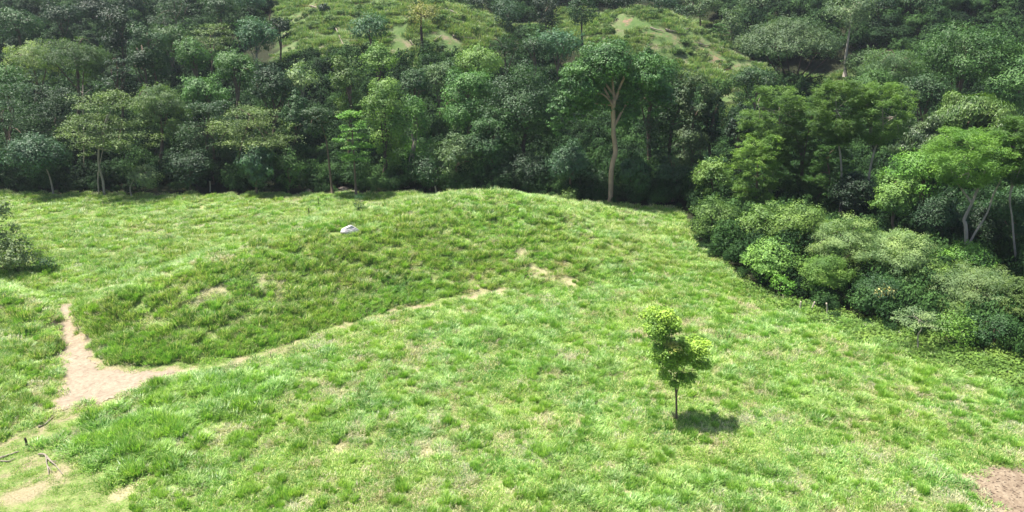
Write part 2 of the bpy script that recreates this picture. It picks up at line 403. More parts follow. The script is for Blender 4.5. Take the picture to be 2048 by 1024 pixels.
# ------------------------------------------------------------------ instancing (uncountable vegetation)
def blades(n, rad, h0, h1, wid, lean, seed, segs=2):
    r = np.random.default_rng(seed); V = []; Fc = []
    a = r.uniform(0, 6.283, n); d = rad * np.sqrt(r.uniform(0, 1, n)); bx, by = d * np.cos(a), d * np.sin(a)
    th = a + r.normal(0, 1.0, n); h = r.uniform(h0, h1, n) * (1 - .35 * (d / rad)); ln = r.uniform(.3, 1, n) * lean * h
    ww = wid * r.uniform(.7, 1.3, n); sx, sy = -np.sin(th + r.normal(0, .5, n)), np.cos(th)
    dx, dy = np.cos(th), np.sin(th); b = np.arange(n) * 5
    P = np.zeros((n, 5, 3))
    for j, (t, k) in enumerate(((0, 1), (0, -1), (.6, -.8), (.6, .8), (1, 0))):
        off = ln * t ** 2; hh = h * (t - .18 * t * t * lean)
        P[:, j, 0] = bx + dx * off + sx * ww * .5 * k; P[:, j, 1] = by + dy * off + sy * ww * .5 * k; P[:, j, 2] = hh - .03
    V = P.reshape(-1, 3)
    T3 = np.concatenate([np.stack([b, b + 1, b + 2], 1), np.stack([b, b + 2, b + 3], 1), np.stack([b + 3, b + 2, b + 4], 1)])
    return V, T3
def leaves(Pt, N, L, W, r, axis_dir=None, seedax=None):
    """one rhombic leaf face per point: N normals, L lengths, W widths"""
    n = len(Pt); N = N / (np.linalg.norm(N, axis=1, keepdims=True) + 1e-9)
    A = r.normal(size=(n, 3)) if axis_dir is None else axis_dir
    A = A - N * (A * N).sum(1, keepdims=True); A /= np.linalg.norm(A, axis=1, keepdims=True) + 1e-9
    B = np.cross(N, A); L = L[:, None]; W = W[:, None]
    V = np.stack([Pt - A * L * .5, Pt + B * W * .5 - A * L * .05, Pt + A * L * .5 - N * L * .12, Pt - B * W * .5 - A * L * .05], 1).reshape(-1, 3)
    return V, np.arange(n * 4).reshape(-1, 4)
def scatter(name, pts, rot, scl, idx, protos):
    """one object whose points carry instances of the given prototype objects"""
    me = bpy.data.meshes.new(name); me.vertices.add(len(pts)); me.vertices.foreach_set('co', np.asarray(pts, np.float32).ravel())
    for nm, typ, key, arr in (('rot', 'FLOAT_VECTOR', 'vector', rot), ('scl', 'FLOAT_VECTOR', 'vector', scl), ('idx', 'INT', 'value', idx)):
        a = me.attributes.new(nm, typ, 'POINT'); a.data.foreach_set(key, np.asarray(arr, np.int32 if typ == 'INT' else np.float32).ravel())
    o = bpy.data.objects.new(name, me); COL.objects.link(o)
    c = bpy.data.collections.new(name + '_kinds')
    for i, p in enumerate(protos): p.name = '%s_kind_%02d' % (name, i); c.objects.link(p)
    ng = bpy.data.node_groups.new(name, 'GeometryNodeTree')
    ng.interface.new_socket('Geometry', in_out='INPUT', socket_type='NodeSocketGeometry'); ng.interface.new_socket('Geometry', in_out='OUTPUT', socket_type='NodeSocketGeometry')
    N = ng.nodes; L = ng.links.new; gi, go = N.new('NodeGroupInput'), N.new('NodeGroupOutput')
    iop = N.new('GeometryNodeInstanceOnPoints'); ci = N.new('GeometryNodeCollectionInfo'); ci.inputs['Collection'].default_value = c
    ci.inputs['Separate Children'].default_value = True; ci.inputs['Reset Children'].default_value = True
    iop.inputs['Pick Instance'].default_value = True
    def attr(nm, dt):
        x = N.new('GeometryNodeInputNamedAttribute'); x.data_type = dt; x.inputs[0].default_value = nm; return x.outputs[0]
    L(gi.outputs[0], iop.inputs['Points']); L(ci.outputs[0], iop.inputs['Instance']); L(attr('idx', 'INT'), iop.inputs['Instance Index'])
    L(attr('rot', 'FLOAT_VECTOR'), iop.inputs['Rotation']); L(attr('scl', 'FLOAT_VECTOR'), iop.inputs['Scale']); L(iop.outputs[0], go.inputs[0])
    o.modifiers.new('scatter', 'NODES').node_group = ng
    return o
def frustum_pts(dens, y0, y1, r, marg=4):
    """random ground points under the view, density per square metre"""
    hw = .80 * y1 + marg + 4; n = int(dens * (y1 - y0) * 2 * hw); x = r.uniform(-hw, hw, n); y = r.uniform(y0, y1, n)
    k = np.abs(x) < .72 * (y * CP + 20 * SP) + marg; return x[k], y[k]
def proto(V, Fc, n, mat, smooth=False): return mesh_np('kind', V, Fc, n, mat, link=False)

def bank_far_w(x, y):
    d = np.maximum(sdf(x, y, R1F), sdf(x, y, R2F)) + (fbm(x / 2, y / 2, 97) - .5) * 3
    return np.maximum(.75 * sstep(-.8, 2.2, d) * (1 - .6 * sstep(-10, 3, x)), .55 * sstep(46, 66, y))  # far term mixes bank grass in to paint the lens-like darkening with distance
def build_grass():
    r = np.random.default_rng(11)
    pr = []
    for s in range(3): pr.append(proto(*blades(170, .60, .10, .30, .024, 1.1, 100 + s), 3, M['grass']))        # 0-2 short sward
    for s in range(4): pr.append(proto(*blades(190, .26, .35, .72, .026, .5, 200 + s), 3, M['grass_tall']))     # 3-6 upright tussock
    for s in range(2): pr.append(proto(*blades(200, .45, .22, .52, .030, 1.1, 300 + s), 3, M['grass_pale']))    # 7-8 arching pale grass
    for s in range(2): pr.append(proto(*blades(120, .50, .10, .32, .022, 1.5, 400 + s), 3, M['grass_dry']))     # 9-10 straw
    for s in range(2): pr.append(proto(*blades(190, .40, .30, .70, .028, .8, 450 + s), 3, M['grass_bank']))     # 11-12 rank bank grass, also the painted darkening of the far meadow
    PX, PY, I, SC = [], [], [], []
    def add(x, y, i, sc): PX.append(x); PY.append(y); I.append(i); SC.append(sc)
    for y0, y1, dn, big in ((22, 40, 7.5, .95), (40, 62, 6, 1.1), (62, 94, 4, 1.3)):
        x, y = frustum_pts(dn, y0, y1, r); R = regions(x, y)
        bare = (R['path'] > -.05) | (R['soil'] > .1) | (R['forest'] > .5)
        short = R['short'] > 0; st = .85 * sstep(-.3, .9, R['straw']); bank = bank_far_w(x, y) > r.uniform(size=len(x))
        k = ~bare & (r.uniform(size=len(x)) > .55 * st) & ~(short & (fbm(x / .7, y / .7, 44, 3) > .56))
        x, y, short, st, bank = x[k], y[k], short[k], st[k], bank[k]; n = len(x); U = lambda: r.uniform(size=n)
        blu = fbm(x / 4, y / 4, 55, 3); dryn = fbm(x / 1.6, y / 1.6, 58, 3)
        i = r.integers(0, 3, n); i = np.where((U() < sstep(.50, .64, blu) * .4) & ~short, r.integers(7, 9, n), i)
        i = np.where(bank & (U() < .55), r.integers(11, 13, n), i)
        i = np.where((U() < .10 + .5 * st + (.45 + .1 * sstep(48, 30, y)) * sstep(.52, .66, dryn)) & ~short, r.integers(9, 11, n), i)  # dry tufts also increase nearby to paint that foreground brightness
        s = big * r.uniform(.75, 1.25, n) * np.where(short, .5, 1) * np.where(st > .5, .6, 1)
        add(x, y, i, s)
    for y0, y1, dn, big in ((22, 44, 10, .72), (44, 66, 6.5, .85), (66, 92, 4, 1.0)):
        x, y = frustum_pts(dn, y0, y1, r); R = regions(x, y); bank = bank_far_w(x, y) > r.uniform(size=len(x))
        cl = fbm(x / .62, y / .62, 61, 3); cl2 = fbm(x / 6, y / 6, 63, 2)
        p = sstep(.46, .68, cl) * (.5 + .5 * sstep(.35, .6, cl2)) + .05
        k = (R['path'] < -.3) & (R['soil'] < -.1) & (R['forest'] < .2) & (R['short'] < -.1) & (R['straw'] < .35) & (r.uniform(size=len(x)) < p)
        x, y, cl, bank = x[k], y[k], cl[k], bank[k]; n = len(x); U = lambda: r.uniform(size=n)
        i = r.integers(3, 7, n); i = np.where(U() < .16, r.integers(7, 9, n), i); i = np.where(bank & (U() < .4), r.integers(11, 13, n), i)
        add(x, y, i, big * r.uniform(.55, 1.1, n) * (.7 + .6 * sstep(.5, .75, cl)))
    # a rank, tall stand in the near left corner and a fringe along the foot of the banks
    q = gp(300, 880); x, y = q[0] + r.normal(0, 1.9, 900), q[1] + r.normal(0, 1.5, 900)
    q = gp(440, 790); x = np.concatenate([x, q[0] + r.normal(0, 1.8, 500)]); y = np.concatenate([y, q[1] + r.normal(0, 1.0, 500)])
    R = regions(x, y); k = (R['short'] < -.2) & (R['path'] < -.4) & (fbm(x / .9, y / .9, 71, 2) > .50); x, y = x[k], y[k]; n = len(x)
    add(x, y, np.where(r.uniform(size=n) < .72, r.integers(7, 9, n), r.integers(3, 7, n)), r.uniform(.8, 1.5, n))
    t = r.uniform(0, len(foot1) - 5.01, 600); fx = np.interp(t, range(len(foot1)), [p[0] for p in foot1]); fy = np.interp(t, range(len(foot1)), [p[1] for p in foot1])
    x, y = fx + r.normal(0, .6, 600), fy + .3 + np.abs(r.normal(0, .9, 600)); R = regions(x, y); k = R['path'] < -.1; x, y = x[k], y[k]; n = len(x)
    add(x, y, np.where(r.uniform(size=n) < .5, r.integers(11, 13, n), r.integers(3, 7, n)), r.uniform(.6, 1.1, n))
    X, Y, I, SC = map(np.concatenate, (PX, PY, I, SC)); n = len(X)
    rot = np.stack([r.normal(0, .14, n), r.normal(0, .14, n), r.uniform(0, 6.283, n)], 1)
    sc = np.stack([SC, SC, SC * r.uniform(.8, 1.15, n) * (1 - .25 * sstep(55, 78, Y))], 1)
    tag(scatter('meadow_grass', np.stack([X, Y, T(X, Y)], 1), rot, sc, I, pr), 'tussocky bright green meadow grass mixed with straw', 'grass', kind='stuff')
build_grass()

# ------------------------------------------------------------------ crowns
def unit(v): return v / (np.linalg.norm(v, axis=1, keepdims=True) + 1e-9)
def crown_points(kind, rx, H, N, r):
    """leaf points and normals of a crown standing on z = 0..H, half width rx"""
    ry = rx * r.uniform(.85, 1.05); C, R, flat, wt = [], [], [], []
    if kind in ('broad', 'shrub', 'droop', 'fine'):
        nl = int(r.integers(44, 66)) if kind != 'fine' else 80
        u = unit(r.normal(size=(nl, 3))); u[:, 2] = np.abs(u[:, 2]) * r.choice([1, 1, 1, -.7], nl) if kind != 'shrub' else np.abs(u[:, 2]) * r.choice([1, 1, -1], nl)
        k = r.uniform(.50, .88, nl)[:, None]
        C = u * k * np.array([rx, ry, H * .5]) + [0, 0, H * .46]
        R = rx * np.where(np.arange(nl) < 12, r.uniform(.34, .46, nl), r.uniform(.12, .24, nl)) * (1.0 if kind != 'fine' else .85); C[:12] = (C[:12] - [0, 0, H * .46]) * .78 + [0, 0, H * .46]; flat = np.full(nl, .7 if kind != 'fine' else .5)
    elif kind == 'umbrella':
        nl = 110; a = r.uniform(0, 6.283, nl); q = np.sqrt(r.uniform(0, 1, nl)) * .88
        C = np.stack([np.cos(a) * q * rx, np.sin(a) * q * ry, H * (.92 - .62 * q ** 2.2 - r.uniform(0, .22, nl) * (q < .75))], 1); R = rx * r.uniform(.11, .2, nl); flat = np.full(nl, .7)
    elif kind == 'tall':
        nl = 60; z = r.uniform(.05, .93, nl); a = r.uniform(0, 6.283, nl)
        prof = np.sqrt(np.clip(1 - (np.abs(z - .5) * 1.75) ** 2.4, .12, 1)); k = r.uniform(.3, .72, nl) * prof
        C = np.stack([np.cos(a) * k * rx, np.sin(a) * k * ry, z * H], 1); R = rx * np.where(np.arange(nl) < 14, r.uniform(.32, .44, nl), r.uniform(.14, .25, nl)); flat = np.full(nl, .85)
    elif kind == 'tier':
        c, R, flat = [], [], []
        nt_ = max(5, int(H / 1.0))
        for q in range(nt_):
            z = H * (q + .6 + r.uniform(-.2, .2)) / nt_; env = rx * math.sqrt(max(.1, 1 - (z / H) ** 1.7)) * (.85 if q else .7) + .25 * rx
            for _ in range(int(6 + 8 * env / rx)):
                a = r.uniform(0, 6.283); d = env * math.sqrt(r.uniform(.05, .85))
                c.append((math.cos(a) * d, math.sin(a) * d, z - .08 * H * d / rx + r.uniform(-.05, .05) * H)); R.append(rx * r.uniform(.15, .28)); flat.append(.3)
        C = np.array(c); R = np.array(R); flat = np.array(flat)
    elif kind == 'feather':
        nl = 220; z = r.uniform(.03, .97, nl); a = r.uniform(0, 6.283, nl)
        prof = np.sqrt(np.clip(1 - (np.abs(z - .55) * 1.9) ** 2, .1, 1)); k = np.sqrt(r.uniform(.05, .95, nl)) * prof * .85
        C = np.stack([np.cos(a) * k * rx, np.sin(a) * k * ry, z * H], 1); R = rx * r.uniform(.07, .15, nl); flat = np.full(nl, .5)
    nl = len(R); wt = R ** 2; wt = wt / wt.sum()
    which = r.choice(nl, N, p=wt); d = unit(r.normal(size=(N, 3)) + [0, 0, .45]); rad = np.where(r.uniform(size=N) < .75, r.uniform(.78, 1.08, N), r.uniform(.2, .8, N))
    off = d * (R[which] * rad)[:, None]; off[:, 2] *= flat[which]
    Pt = C[which] + off
    ns = int(N * .22)                                   # leaves carried on shoots that break the outline
    if ns > 20 and kind not in ('droop',):
        nr = max(8, ns // 9); k = r.integers(0, nr, ns); b = r.integers(0, nl, nr); bd = unit(r.normal(size=(nr, 3)) + [0, 0, .55]); ln = R[b] * r.uniform(.25, .75, nr) + rx * .03
        if kind in ('tier', 'feather'): bd = unit(bd * [1, 1, .35])
        tt = r.uniform(0, 1, ns); st_ = C[b] + bd * R[b][:, None] * np.stack([np.ones(nr), np.ones(nr), flat[b]], 1)
        Pt[:ns] = st_[k] + bd[k] * (ln[k] * tt)[:, None] + r.normal(size=(ns, 3)) * rx * .015 - np.stack([0 * tt, 0 * tt, .12 * ln[k] * tt ** 2], 1); d[:ns] = bd[k]
    out = unit((Pt - [0, 0, H * .4]) / np.array([rx, ry, H * .5]))
    if kind in ('tier', 'feather'): Nn = unit(r.normal(size=(N, 3)) * .45 + [0, 0, 1.2] + out * .2)
    elif kind == 'droop': Nn = unit(d * .8 + out + r.normal(size=(N, 3)) * .45)
    else: Nn = unit(d * 1.0 + out * .7 + [0, 0, .3] + r.normal(size=(N, 3)) * .42)
    Pt = Pt + r.normal(size=(N, 3)) * rx * .018
    Pt[:, 2] = np.clip(Pt[:, 2], H * .0, H * 1.06)
    return Pt, Nn, C
LEAF = {'umbrella': (.22, .12), 'broad': (.235, .13), 'shrub': (.19, .11), 'tall': (.23, .125), 'tier': (.25, .12), 'feather': (.40, .08), 'droop': (.38, .13), 'fine': (.18, .10)}
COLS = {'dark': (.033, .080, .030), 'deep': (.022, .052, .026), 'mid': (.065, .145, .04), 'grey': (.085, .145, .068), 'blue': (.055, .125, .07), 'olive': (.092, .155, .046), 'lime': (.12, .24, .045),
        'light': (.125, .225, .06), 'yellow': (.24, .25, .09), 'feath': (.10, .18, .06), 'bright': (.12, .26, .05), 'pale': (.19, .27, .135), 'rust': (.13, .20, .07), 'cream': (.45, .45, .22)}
stat = {'leaves': 0, 'trees': 0}
def crown_obj(name, root, c, rx, H, z0, N, kind, col, leafk=1.0, r=None, matn=None, offx=0):
    Pt, Nn, C = crown_points(kind, rx, H, N, r)
    L0, W0 = LEAF[kind]; L = L0 * leafk * r.uniform(.65, 1.35, N); W = W0 * leafk * r.uniform(.7, 1.3, N)
    ax = None
    if kind == 'droop': ax = np.tile([0, 0, -1.], (N, 1)) + r.normal(size=(N, 3)) * .35
    V, Q = leaves(Pt + [offx, 0, z0], Nn, L, W, r, ax)
    m = matn or ('leaf_soft' if kind in ('feather', 'fine') else 'leaf_glossy' if kind == 'droop' else 'leaf')
    o = mesh_np(name, V, Q, 4, M[m], root)
    k = (1 + r.uniform(-.045, .045, 3)) * r.uniform(.75, 1.28); o.color = tuple(np.array(COLS[col]) * k) + (1,)
    stat['leaves'] += N; return o, C + [offx, 0, z0]
def trunk_limbs(H, z0, r, C, rad, bend=.03, nl=6):
    """generic trunk polyline and limbs reaching the crown lobes"""
    zt = z0 + (H - z0) * .55
    n = 7; P = [(r.normal(0, bend) * H * .3 * (i > 0), r.normal(0, bend) * H * .3 * (i > 0), zt * i / (n - 1) - (.3 if i == 0 else 0)) for i in range(n)]
    it = [(smooth_line(P, 2), list(np.linspace(rad, rad * .45, (n - 1) * 2 + 1)))]; it[0][1][0] *= 1.5
    for _ in range(nl):
        c = C[r.integers(len(C))]; b = np.array(P[int(r.integers(3, n))], float); mid = (b + c) / 2 + [0, 0, .08 * H]
        mid = mid + r.normal(size=3) * .03 * H
        it.append((smooth_line([b, mid, c], 3), list(np.linspace(rad * .42, rad * .1, 7))))
    return it
BIG = 'tree_foliage'
def tree(px, top, bot, w, d, kind, col, label, name='forest_tree', cat='tree', barkm='bark_brown', trunk=None, leafk=1.0, dens=1.0, rad=None, group=None, seed=None, limbs=6, solid_trunk=True):
    """px: crown centre; top / bot: crown's top and lower edge; w: its width, in photo pixels; d: distance (metres), or minus the photo row of its foot"""
    stat['trees'] += 1; r = np.random.default_rng(seed if seed is not None else 1000 + stat['trees'])
    if trunk and not isinstance(trunk[0][0], (list, tuple)): trunk = [trunk]
    fx = trunk[0][0][0] if trunk else px
    if d < 0:
        bx, y, bz = gp(fx, -d)
    else:
        y = d; bz = 0
        for _ in range(4): x = xat(fx, y, bz); bz = Ts(x, y)
        bx = x
    zt = height_at(top, y); zb = height_at(bot, y); zt = max(zt, bz + .4); zb = max(min(zb, zt - .3), bz + .02)
    cx = xat(px, y, (zt + zb) / 2); rx = w * depth(y, (zt + zb) / 2) / F / 2
    root = empty(name, (bx, y, bz)); tag(root, label, cat, group)
    hpx = (zt - zb) / depth(y, zb) * F
    N = int(np.clip(w * hpx * .66 * dens, 900, 21000)); lk = leafk * max(.55, (depth(y, zb) / 90)) ** .8
    if kind in ('feather', 'fine'): N = int(N * 1.3)
    cr, C = crown_obj('crown', root, 0, rx, zt - zb, zb - bz, N, kind, col, lk, r, None, cx - bx)
    H = zt - bz; rad = rad or .05 + .016 * H
    if trunk:
        it = []
        for seg_i, tr in enumerate(trunk):
            pts = [Vector(P3(a, b, y)) - Vector((bx, y, bz)) for a, b in tr]
            for q in range(1, len(pts)): pts[q].y += r.normal(0, .1)
            sm = smooth_line(pts, 3); k0 = 1 if seg_i == 0 else .62
            it.append((sm, list(np.linspace(rad * k0, rad * .4 * k0, len(sm)))))
            if seg_i == 0: it[0][1][0] *= 1.5; sm[0].z -= .3
            endp = np.array(sm[-1])
        for _ in range(limbs):
            c = C[r.integers(len(C))]; mid = (endp + c) / 2 + r.normal(size=3) * .03 * H
            it.append((smooth_line([endp, mid, c], 3), list(np.linspace(rad * .36, rad * .1, 7))))
    else:
        it = trunk_limbs(H, max(zb - bz, .2), r, C - [cx - bx, 0, 0], rad, nl=limbs)
        s = (cx - bx)
        for P, _ in it:
            for p in P: p.x += s * min(1, max(0, p.z / max(H * .5, .1)))
    t = tubes('trunk', it, M[barkm], root, 6)
    return root

# ------------------------------------------------------------------ the forest: one row per tree
# (centre px, crown top, crown bottom, width, distance, kind, colour, label, extras)
FR = 'trees along the far edge of the meadow'; HL = 'trees on the hillside'; RT = 'trees of the wood on the right'
rows = [
 # --- front row, left
 (20, 152, 385, 190, 90, 'tier', 'dark', 'tall dark tree with drooping leaf layers at the left end of the forest edge', dict(group=FR)),
 (112, 168, 330, 130, 93, 'tier', 'dark', 'dark layered tree between the left corner tree and the olive flat-topped tree', dict(group=FR)),
 (212, 180, 300, 172, 85, 'tier', 'olive', 'olive flat-layered tree on thin pale stems, left of the round grey-green crown', dict(group=FR, barkm='bark_pale', trunk=[[(209, 392), (205, 360), (198, 325), (200, 280), (215, 230)], [(198, 392), (196, 350), (205, 300)]], rad=.17)),
 (70, 262, 372, 150, 85, 'broad', 'blue', 'low blue-green tree with a crooked pale trunk at the foot of the left forest', dict(group=FR, barkm='bark_pale', trunk=[(108, 393), (104, 372), (99, 352), (85, 320)], rad=.14)),
 (320, 140, 300, 130, 93, 'fine', 'grey', 'smooth round grey-green crown rising behind the olive flat-topped tree', dict(group=FR)),
 (412, 140, 250, 118, 97, 'broad', 'mid', 'fresh green dome right of the round grey-green crown', dict(group=FR)),
 (425, 198, 330, 130, 91, 'tier', 'dark', 'dark spreading tree below the fresh green dome', dict(group=FR)),
 (502, 214, 300, 180, 88, 'tier', 'olive', 'olive tiered tree with ragged shelves above the drooping-leaved tree', dict(group=FR, trunk=[(470, 390), (472, 340), (490, 270), (500, 230)])),
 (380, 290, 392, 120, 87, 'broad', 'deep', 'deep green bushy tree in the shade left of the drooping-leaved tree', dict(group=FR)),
 (514, 275, 390, 90, 84.5, 'droop', 'blue', 'small tree with long drooping blue-green leaves at the forest edge', dict(group=FR)),
 (578, 288, 384, 68, 86, 'shrub', 'mid', 'rounded mid-green bush tree right of the drooping-leaved tree', dict(group=FR)),
 (288, 322, 384, 78, 84, 'broad', 'pale', 'small pale tree with leaning stem below the olive flat-topped tree', dict(group=FR, barkm='bark_pale', trunk=[(264, 393), (259, 376), (270, 355)], rad=.11, dens=.8)),
 (634, 190, 292, 74, 84.8, 'broad', 'dark', 'narrow dark-crowned tree on a long thin brown trunk beside the lime green tree', dict(group=FR, trunk=[(665, 384), (660, 340), (652, 280), (640, 240)], rad=.15, leafk=.9)),
 (706, 222, 322, 84, 84.5, 'tier', 'bright', 'bright lime green tiered tree, the brightest in the forest edge', dict(group=FR, trunk=[(712, 385), (708, 320), (705, 260)], rad=.13)),
 (698, 108, 250, 86, 97, 'tall', 'olive', 'dull olive tall crown directly behind the bright lime green tree', dict(group=FR)),
 (770, 148, 340, 100, 89, 'tall', 'light', 'light green ragged column of a tree right of the bright lime green tree', dict(group=FR, barkm='bark_dark')),
 (825, 185, 372, 90, 91, 'tall', 'mid', 'loose grey-stemmed tree right of the light green ragged column', dict(group=FR, dens=.7, barkm='bark_pale')),
 (758, 80, 160, 88, 112, 'broad', 'light', 'round light green crown above the light ragged column, at the clearing edge', dict(group=HL)),
 (912, 250, 388, 110, 87.5, 'broad', 'grey', 'grey-green bushy tree in front of the big dark rounded tree', dict(group=FR, dens=.8)),
 (860, 300, 390, 100, 87, 'broad', 'dark', 'dark leafy small tree left of the grey-green bushy tree', dict(group=FR)),
 (935, 112, 300, 140, 95, 'broad', 'mid', 'domed mid-green tree left of the big dark rounded tree', dict(group=FR)),
 (1050, 98, 340, 190, 91, 'broad', 'dark', 'big dark rounded tree in the middle of the forest edge, the widest dome there', dict(group=FR, dens=1.1, barkm='bark_dark')),
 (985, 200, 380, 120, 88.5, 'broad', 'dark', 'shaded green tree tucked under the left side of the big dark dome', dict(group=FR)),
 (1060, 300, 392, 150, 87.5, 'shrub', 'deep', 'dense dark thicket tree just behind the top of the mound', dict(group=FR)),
 (1142, 268, 385, 104, 83.5, 'broad', 'blue', 'leafy blue-green young tree left of the pale tall trunk', dict(group=FR)),
 (1300, 95, 250, 150, 91, 'broad', 'mid', 'leafy green crown merging with the right side of the pale-trunked tall tree', dict(group=FR)),
 (1340, 150, 395, 120, 90, 'tall', 'dark', 'dark tree behind the right side of the pale-trunked tall tree', dict(group=FR)),
 (1385, 138, 405, 92, 86.5, 'tall', 'grey', 'tall column of grey-green creepers covering a tree, right of the pale trunk', dict(group=FR, dens=1.2)),
 (1424, 178, 290, 50, 87.5, 'tall', 'deep', 'narrow almost black creeper-hung tree right of the grey-green creeper column', dict(group=FR, dens=1.3)),
 (1272, 300, 412, 86, 80.5, 'droop', 'dark', 'dark bush with hanging leaves immediately right of the pale tall trunk', dict(group=FR)),
 (1345, 305, 414, 100, 81, 'shrub', 'deep', 'dense deep green bush at the meadow corner below the creeper columns', dict(group=FR)),
 (1195, 330, 408, 50, 83, 'shrub', 'dark', 'dark upright bush just left of the pale tall trunk', dict(group=FR)),
 (1430, 300, 420, 80, 84, 'broad', 'blue', 'bluish broad-leaved tree between the creeper columns and the feathery trees', dict(group=FR)),
 # --- second and third rows, left hill
 (150, 60, 190, 150, 105, 'fine', 'grey', 'wide pale grey-green crown on the left, above the dark layered trees', dict(group=HL)),
 (65, 70, 180, 120, 108, 'fine', 'pale', 'pale fine-leaved crown left of the wide pale grey-green one', dict(group=HL)),
 (236, 115, 190, 80, 100, 'tier', 'deep', 'very dark flat crown between the wide pale crown and the round grey-green crown', dict(group=HL)),
 (240, 15, 130, 90, 118, 'tall', 'deep', 'tall dark spire-like tree above the very dark flat crown', dict(group=HL)),
 (305, 45, 165, 95, 112, 'tall', 'dark', 'dark shaggy tree right of the dark spire-like tree', dict(group=HL)),
 (285, 88, 150, 70, 108, 'broad', 'dark', 'lower dark rounded tree in front of the dark shaggy tree', dict(group=HL)),
 (385, 65, 150, 90, 112, 'broad', 'mid', 'mid green rounded tree above the fresh green dome', dict(group=HL)),
 (470, 82, 200, 110, 106, 'broad', 'mid', 'broad mid-green tree left of the slope clearing', dict(group=HL)),
 (420, 45, 100, 110, 128, 'tier', 'olive', 'olive flat crown above the broad mid-green tree', dict(group=HL)),
 (510, 25, 120, 100, 122, 'broad', 'blue', 'blue-green conical tree with pale stem at the left border of the clearing', dict(group=HL, barkm='bark_pale')),
 (560, 26, 90, 60, 128, 'broad', 'deep', 'dark small crown jutting onto the left side of the clearing', dict(group=HL)),
 (545, 120, 235, 110, 99, 'broad', 'dark', 'dark tree at the lower left corner of the clearing', dict(group=HL)),
 (600, 115, 210, 80, 103, 'broad', 'pale', 'pale broad-leaved tree with white stems below the clearing', dict(group=HL, barkm='bark_pale', dens=.7)),
 (590, 165, 300, 70, 95, 'broad', 'dark', 'dark tree behind the narrow dark-crowned tree', dict(group=FR)),
 (350, -5, 60, 110, 150, 'tier', 'dark', 'broad dark flat crown near the top edge, left of centre left', dict(group=HL)),
 (120, 0, 70, 90, 145, 'broad', 'deep', 'dark tree on the upper left slope, right of the hazy corner tree', dict(group=HL)),
 (35, 5, 95, 100, 135, 'broad', 'dark', 'hazy tree in the upper left corner', dict(group=HL)),
 (185, -15, 50, 90, 160, 'broad', 'deep', 'blue-shadowed tree on the top left skyline side, above the wide pale crown', dict(group=HL)),
 (270, -40, 45, 80, 165, 'broad', 'dark', 'tree at the top edge above the dark shaggy tree', dict(group=HL)),
 (440, -20, 50, 90, 150, 'broad', 'dark', 'dark tree at the top edge above the olive flat crown', dict(group=HL)),
 (500, -35, 30, 80, 160, 'broad', 'blue', 'bluish tree at the top edge left of the clearing', dict(group=HL)),
 (60, -50, 30, 110, 185, 'broad', 'deep', 'far dark tree filling the top left corner of the view', dict(group=HL)),
 (340, 40, 110, 90, 128, 'broad', 'mid', 'mid-green crown between the dark shaggy tree and the olive flat crown', dict(group=HL)),
 (10, 120, 200, 90, 99, 'broad', 'mid', 'mid-green tree behind the left corner tree', dict(group=HL)),
 # --- clearing and centre hill
 (740, 20, 92, 96, 128, 'broad', 'blue', 'dark blue-green rounded tree standing alone in the left half of the clearing', dict(group=HL)),
 (845, 0, 62, 96, -116, 'broad', 'yellow', 'lone yellowish tree on a straight dark trunk in the middle of the clearing', dict(group=HL, barkm='bark_dark', trunk=[(847, 115), (844, 85), (842, 55), (843, 30)], rad=.3, dens=.45)),
 (650, 5, 45, 30, 150, 'broad', 'deep', 'small dark bush-like tree high in the left of the clearing', dict(group=HL)),
 (538, -10, 18, 20, 155, 'tall', 'deep', 'thin dark tree at the top edge by the clearing corner', dict(group=HL)),
 (880, 110, 200, 100, 105, 'broad', 'grey', 'grey-leaved tree below the clearing, behind the domed mid-green tree', dict(group=HL, dens=.8)),
 (830, 128, 220, 80, 102, 'broad', 'dark', 'dark leafy tree below the lone yellowish tree', dict(group=HL)),
 (955, 85, 160, 120, 108, 'broad', 'light', 'green rounded tree with lighter top above the domed mid-green tree', dict(group=HL)),
 (1010, 60, 130, 70, 118, 'fine', 'dark', 'fine-leaved dark crown above the big dark rounded tree', dict(group=HL)),
 (1015, 0, 70, 80, 150, 'tall', 'blue', 'hazy blue-green tree on the slope crest, right of the clearing spur', dict(group=HL)),
 (965, -20, 45, 80, 165, 'broad', 'deep', 'dark hazy tree behind the crest of the grassy spur', dict(group=HL)),
 (1090, -10, 62, 70, 150, 'tall', 'deep', 'tall dark tree right of the hazy blue-green crest tree', dict(group=HL)),
 (1165, -20, 50, 80, 140, 'tall', 'dark', 'dark tree on a visible thin trunk above the pale-trunked tall tree', dict(group=HL, barkm='bark_dark', trunk=[(1165, 90), (1163, 60), (1165, 20)], rad=.2)),
 (1115, 55, 120, 120, 122, 'broad', 'blue', 'low blue-green crown on the slope left of the right-hand clearing', dict(group=HL)),
 (1070, 70, 120, 80, 118, 'broad', 'dark', 'low dark crown beside the low blue-green crown', dict(group=HL)),
 (900, -45, 5, 60, 185, 'broad', 'deep', 'distant dark tree touching the top edge over the grassy spur', dict(group=HL)),
 (1240, -30, 25, 90, 178, 'broad', 'deep', 'distant dark tree above the left end of the orange-soil clearing', dict(group=HL)),
 (1320, -30, 35, 100, 180, 'broad', 'blue', 'distant bluish tree above the middle of the rounded grassy knoll', dict(group=HL)),
 (1400, -30, 45, 90, 178, 'broad', 'grey', 'distant grey-green tree above the right of the rounded grassy knoll', dict(group=HL)),
 (1360, 5, 55, 60, 176, 'broad', 'dark', 'small dark tree just behind the crest of the rounded knoll', dict(group=HL)),
 (1465, 15, 110, 70, 155, 'tall', 'grey', 'grey hazy tree with a bare pale stem left of the umbrella-crowned tree', dict(group=HL, barkm='bark_pale')),
 (1440, 45, 85, 40, 152, 'tier', 'mid', 'small flat-topped tree on the right shoulder of the rounded knoll', dict(group=HL)),
 # --- right hill
